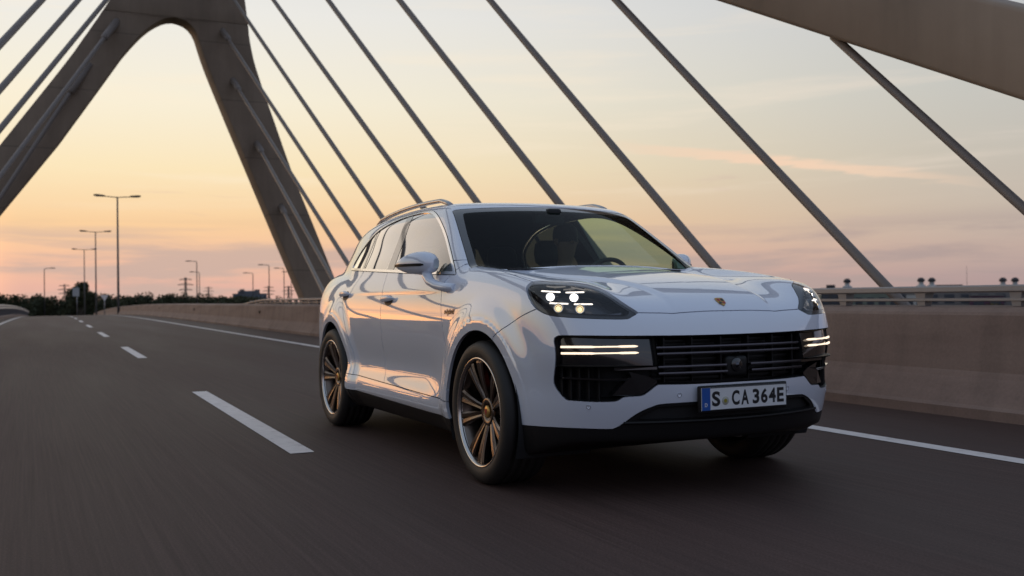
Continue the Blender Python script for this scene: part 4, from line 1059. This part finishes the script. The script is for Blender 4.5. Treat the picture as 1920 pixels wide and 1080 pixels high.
# ------------------------------------------------------------------ things beyond the bridge
def double_lamp(x, y, ztop, label):
    o = empty('street_lamp', (x, y, -6.3)); tag(o, label, 'street lamp', 'double armed street lamps along the barrier')
    mb = MB(); mb.tube([(0, 0, 0), (0, 0, ztop + 6.3)], [.16, .085], 10); p = mb.build('pole', M['darksteel'], o)
    mb = MB(); arm = [(0, -1.9, ztop + 6.36), (0, -.6, ztop + 6.27), (0, 0, ztop + 6.22), (0, .6, ztop + 6.27), (0, 1.9, ztop + 6.36)]
    mb.tube(arm, .05, 8); mb.build('arm', M['darksteel'], o)
    for sg in (-1, 1):
        mb = MB(); c = ztop + 6.37
        mb.sweep([[(-.10, sg * y_, c + z0), (.10, sg * y_, c + z0), (.13, sg * y_, c + z1), (-.13, sg * y_, c + z1)] for y_, z0, z1 in ((1.25, -.05, .04), (1.45, -.10, .09), (2.1, -.10, .16), (2.4, -.02, .13))])
        mb.build('lamp_head', M['darksteel'], o)
double_lamp(-112, 5.99, 12.55, 'nearest and tallest double armed street lamp behind the barrier')
double_lamp(-170, 7.18, 12.5, 'middle one of the three double armed street lamps')
double_lamp(-221, 8.0, 12.1, 'farthest double armed street lamp, next to the single tree')
def single_lamp(x, y, ztop, sg, label):
    o = empty('street_lamp', (x, y, -6.3)); tag(o, label, 'street lamp', 'single armed street lamps in the distance'); h = ztop + 6.3
    mb = MB(); mb.tube([(0, 0, 0), (0, 0, h - .3), (0, sg * .12, h - .05), (0, sg * 1.5, h + .03)], [.15, .09, .08, .06], 8); mb.build('pole', M['darksteel'], o)
    mb = MB(); mb.sweep([[(-.12, sg * a, h - .06), (.12, sg * a, h - .06), (.12, sg * a, h + b), (-.12, sg * a, h + b)] for a, b in ((1.2, .05), (1.5, .16), (2.2, .14), (2.5, .03))]); mb.build('lamp_head', M['darksteel'], o)
for a in ((-260, 1.07, 9.43, 1, 'lone single armed lamp at the left end of the tree line'), (-230, 31.9, 10.1, -1, 'taller of the two lamps beside the transmission tower'), (-260, 37., 8.5, -1, 'shorter of the two lamps beside the transmission tower'),
          (-250, 48.5, 7.95, -1, 'lamp standing over the grey office block'), (-220, 46., 8.95, -1, 'single armed lamp midway between office block and pylon leg'), (-240, 54., 8.85, -1, 'second single armed lamp left of the pylon leg'), (-260, 60.6, 8.5, -1, 'single armed lamp nearest to the pylon leg')):
    single_lamp(*a)
def lattice(x, y, ztop, w, label):
    o = empty('transmission_tower', (x, y, -6.3)); tag(o, label, 'pylon', 'electricity towers on the horizon'); h = ztop + 6.3
    def wd(z): return w * (1 - .82 * min(1, z / (h * .62))) if z < h * .62 else w * .18
    zs = [h * t for t in (0, .18, .34, .48, .6, .7, .8, .9, 1.0)]; r = .16 * w / 5
    for sx in (-1, 1):
        for sy in (-1, 1):
            mb = MB(); mb.tube([(sx * wd(z) / 2, sy * wd(z) / 2, z) for z in zs], r, 4); mb.build('leg', M['darksteel'], o)
    mb = MB()
    for i in range(len(zs) - 1):
        a, b = wd(zs[i]) / 2, wd(zs[i + 1]) / 2
        for sx, sy, tx, ty in ((-1, -1, 1, -1), (1, -1, -1, -1), (-1, 1, 1, 1), (1, 1, -1, 1), (-1, -1, -1, 1), (-1, 1, -1, -1), (1, -1, 1, 1), (1, 1, 1, -1)):
            mb.tube([(sx * a, sy * a, zs[i]), (tx * b, ty * b, zs[i + 1])], r * .7, 4, False)
    mb.build('bracing', M['darksteel'], o)
    for z, l in ((h * .66, .75), (h * .80, .9), (h * .94, .7)):
        mb = MB(); L = w * l
        mb.tube([(0, -L, z), (0, L, z)], r * .9, 4); mb.tube([(0, -L, z), (0, 0, z + h * .05), (0, L, z)], r * .8, 4); mb.build('crossarm', M['darksteel'], o)
lattice(-600, 80.8, 14.9, 5, 'largest electricity tower, left of the two lamps'); lattice(-900, 141.7, 13.6, 5, 'small far electricity tower between tree line and office block')
lattice(-900, 26.4, 16.6, 6, 'faint electricity tower behind the single tree'); lattice(-700, 150.6, 11., 5, 'electricity tower just right of the office block'); lattice(-700, 164.5, 11., 5, 'electricity tower just left of the pylon leg')
# woods: leaves spread through uneven crowns
def foliage(centres, n, size, seed, m, name):
    r = np.random.default_rng(seed); V = []; F = []
    C_ = np.array([c[:3] for c in centres]); Rr = np.array([c[3:6] for c in centres]); vol = Rr.prod(1); vol = vol / vol.sum()
    k = r.choice(len(C_), n, p=vol); d = r.normal(size=(n, 3)); d /= np.linalg.norm(d, axis=1, keepdims=True)
    rad = r.random(n) ** .45
    P = C_[k] + d * Rr[k] * rad[:, None]
    a = r.normal(size=(n, 3)); a /= np.linalg.norm(a, axis=1, keepdims=True); b = np.cross(a, r.normal(size=(n, 3))); b /= np.linalg.norm(b, axis=1, keepdims=True)
    s = size * (.6 + .8 * r.random(n))[:, None]
    V = np.stack([P - a * s, P - b * s * .55, P + a * s, P + b * s * .55], 1).reshape(-1, 3)
    me = bpy.data.meshes.new(name); me.vertices.add(len(V)); me.vertices.foreach_set('co', V.astype(np.float32).ravel())
    me.loops.add(4 * n); me.loops.foreach_set('vertex_index', np.arange(4 * n, dtype=np.int32)); me.polygons.add(n); me.polygons.foreach_set('loop_start', np.arange(0, 4 * n, 4, dtype=np.int32))
    me.update(calc_edges=True); me.materials.append(m); return me
def wood(name, label, rows, n, size, seed, m):
    cs = []
    r = random.Random(seed)
    for (x0, y0, x1, y1, zt0, zt1, cnt) in rows:
        for i in range(cnt):
            t = (i + r.random()) / cnt; x = x0 + (x1 - x0) * t + r.uniform(-6, 6); y = y0 + (y1 - y0) * t
            zt = zt0 + (zt1 - zt0) * t + r.uniform(-.7, .35); h = zt + 6.3; w = r.uniform(1.5, 2.8)
            cs.append((x, y, -6.3 + h * .55, w, w, h * .45)); cs.append((x + r.uniform(-2, 2), y + r.uniform(-2, 2), zt - 1.2, w * .6, w * .6, 1.3))
    o = link(name, foliage(cs, n, size, seed, m, name)); tag(o, label, 'trees', kind='stuff')
wood('tree_line', 'dark tree line along the horizon left of the bridge pylon', [(-250, -75, -262, -8, 3.6, 3.5, 34), (-262, -10, -258, 30, 3.1, 3.2, 30), (-255, 28, -250, 52, 3.3, 1.6, 18), (-275, -60, -275, 60, 2.6, 2.2, 70)], 120000, .30, 3, M['leaf'])
wood('hedge_row', 'autumn coloured shrubs seen through the rail right of the car', [(-150, 120, -105, 250, -1.9, -2.4, 60), (-170, 130, -125, 270, -1.7, -2.2, 50)], 46000, .30, 5, M['leaf2'])
wood('tree_line', 'low dark trees at the foot of the office block', [(-300, 55, -280, 150, 0.3, -.6, 40)], 24000, .34, 8, M['leaf'])
T_ = empty('broadleaf_tree', (-235, 7.8, -6.3)); tag(T_, 'single round dark tree rising above the tree line beside the lamps', 'tree')
mb = MB(); mb.tube([(0, 0, 0), (.1, 0, 3), (0, .2, 6), (.1, .1, 9.5)], [.4, .32, .25, .1], 8); mb.tube([(.1, 0, 4), (.6, 1.2, 6.5), (.8, 2.0, 8)], [.2, .14, .06], 6); mb.tube([(0, .1, 4.6), (-.4, -1.2, 7), (-.3, -1.7, 9)], [.2, .13, .06], 6); mb.build('trunk', M['bark'], T_)
link('crown', foliage([(0, .2, 10.4, 1.7, 1.7, 1.6), (.3, 2.0, 8.6, 1.6, 1.7, 1.3), (-.2, -1.6, 9.3, 1.5, 1.4, 1.4), (0, .3, 8.3, 2, 2.2, 1.8), (.3, -1.2, 7.2, 1.8, 1.8, 1.2), (.2, 2.4, 7.2, 1.5, 1.4, 1.), (0, .9, 11.3, 1., 1., .8)], 4200, .25, 11, M['leaf'], 'crown'), None, T_)
# office block and factory halls
def wallmat(nm, c): 
    m = mat(nm, c, .8); a = tex(m, scale=.15, detail=5); setc(m, mixc(m, 1., c, ramp2(m, a, [(.3, g3(.8)), (.7, g3(1.1))]))); return m
WM = {k: wallmat('cladding_' + k, c) for k, c in (('bluegrey', (.13, .15, .18)), ('green', (.17, .20, .17)), ('dark', (.045, .045, .05)), ('pale', (.42, .42, .41)), ('purple', (.07, .03, .06)), ('grey', (.16, .15, .15)))}
WM['window'] = mat('far_window', (.05, .06, .075), .15)
def block(name, label, loc, w, d, h, ang, m, floors=1, bays=6, roof=(), cat='building', z0=-6.3):
    o = empty(name, (loc[0], loc[1], z0)); o.rotation_euler.z = ang; tag(o, label, cat)
    MB().box((0, 0, h / 2), (d, w, h)).build('wall', WM[m], o)
    MB().box((0, 0, h + .15), (d + .4, w + .4, .3)).build('roof', WM['grey'], o)
    fh = h / (floors + .3)
    for f in range(floors):
        for b in range(bays):
            bw = w / bays; wn = MB().box((d / 2 + .03, -w / 2 + bw * (b + .5), .55 * fh + f * fh + fh * .25), (.08, bw * .62, fh * .45)).build('window', WM['window'], o)
    for (yy, ww, hh, mm) in roof: MB().box((0, yy, h + .3 + hh / 2), (d * .5, ww, hh)).build('roof_house', WM[mm], o)
    return o
block('office_block', 'blue grey flat roofed office block on the horizon left of the pylon', (-480, 93.5), 15.5, 9, 10.4, -.15, 'bluegrey', 3, 8, [(-1.2, 8.5, 1.3, 'bluegrey'), (-3.5, 2.0, 2.1, 'grey'), (3.5, 2.2, 1.9, 'grey')])
def vent(x, y, ztop, label):
    o = empty('roof_vent', (x, y, ztop - 3.2)); tag(o, label, 'vent', 'roof vents of the factory'); 
    MB().lathe([(0, .0), (1.5, .0), (1.5, .5), (.95, .9), (.75, .9), (.7, 1.9), (0, 1.9)], 'z', 16).build('base', WM['pale'], o)
    MB().lathe([(0, 1.7), (.8, 1.8), (1.15, 2.0), (1.15, 2.5), (.6, 3.1), (0, 3.2)], 'z', 16).build('cowl', WM['dark'], o)
block('factory_hall', 'long grey factory hall behind the rail at the right edge', (-224.5, 262), 66, 30, 8.2, -.84 + 0.0, 'grey', 1, 14)
block('factory_hall', 'pale green cladded factory hall just right of the car', (-232.5, 240.5), 17, 18, 7.3, -.84, 'green', 1, 5)
block('factory_hall', 'dark factory hall peeking out right beside the headlight', (-237, 229.8), 8, 14, 8.6, -.84, 'dark', 1, 3, [(-1.6, 2.2, 1.0, 'dark')])
block('site_office', 'small white site office in front of the factory', (-208, 232.5), 4.6, 5, 6.6, -.84, 'pale', 1, 2)
block('storage_shed', 'purple storage shed in front of the factory near the right edge', (-200, 253), 9, 6, 5.9, -.84, 'purple', 1, 2)
block('glass_house', 'long low pale rooflight building on the factory roof line', (-226, 266.5), 9.5, 5, 9.2, -.84, 'pale', 1, 6)
for (x, y, zt), t in zip(((-235.7, 233.3, 5.3), (-225.4, 254.6, 5.3), (-223.9, 257.7, 5.25), (-213.9, 278.1, 5.0), (-212.2, 281.6, 4.95)),
                        ('roof vent nearest to the car above the factory', 'left one of the pair of roof vents in the middle', 'right one of the pair of roof vents in the middle', 'roof vent second from the right edge', 'roof vent closest to the right edge of the picture')):
    vent(x, y, zt + .3, t)
o = empty('lightning_mast', (-219, 267.8, -6.3)); tag(o, 'thin bare mast standing behind the long factory hall', 'mast'); mb = MB(); mb.tube([(0, 0, 0), (0, 0, 15.5)], [.12, .04], 6); mb.build('pole', M['darksteel'], o)
# small road signs at the end of the bridge
o = empty('road_sign', (-105, 1.55, roadz(105))); tag(o, 'rectangular road sign seen from behind at the end of the road', 'road sign')
mb = MB(); mb.tube([(0, 0, 0), (0, 0, 2.9)], .045, 6); mb.build('post', M['galv'], o); MB().box((.08, -.1, 2.35), (.04, .62, .85)).build('panel', WM['pale'], o)
o = empty('road_sign', (-125, 5.45, roadz(125))); tag(o, 'small triangular give way sign behind the barrier', 'road sign')
mb = MB(); mb.tube([(0, 0, 0), (0, 0, 2.2)], .045, 6); mb.build('post', M['galv'], o)
mb = MB(); mb.sweep([[(.06, -.45, 2.4), (.06, .45, 2.4), (.06, 0, 1.65)], [(.10, -.45, 2.4), (.10, .45, 2.4), (.10, 0, 1.65)]]); mb.build('panel', M['roadpaint'], o)
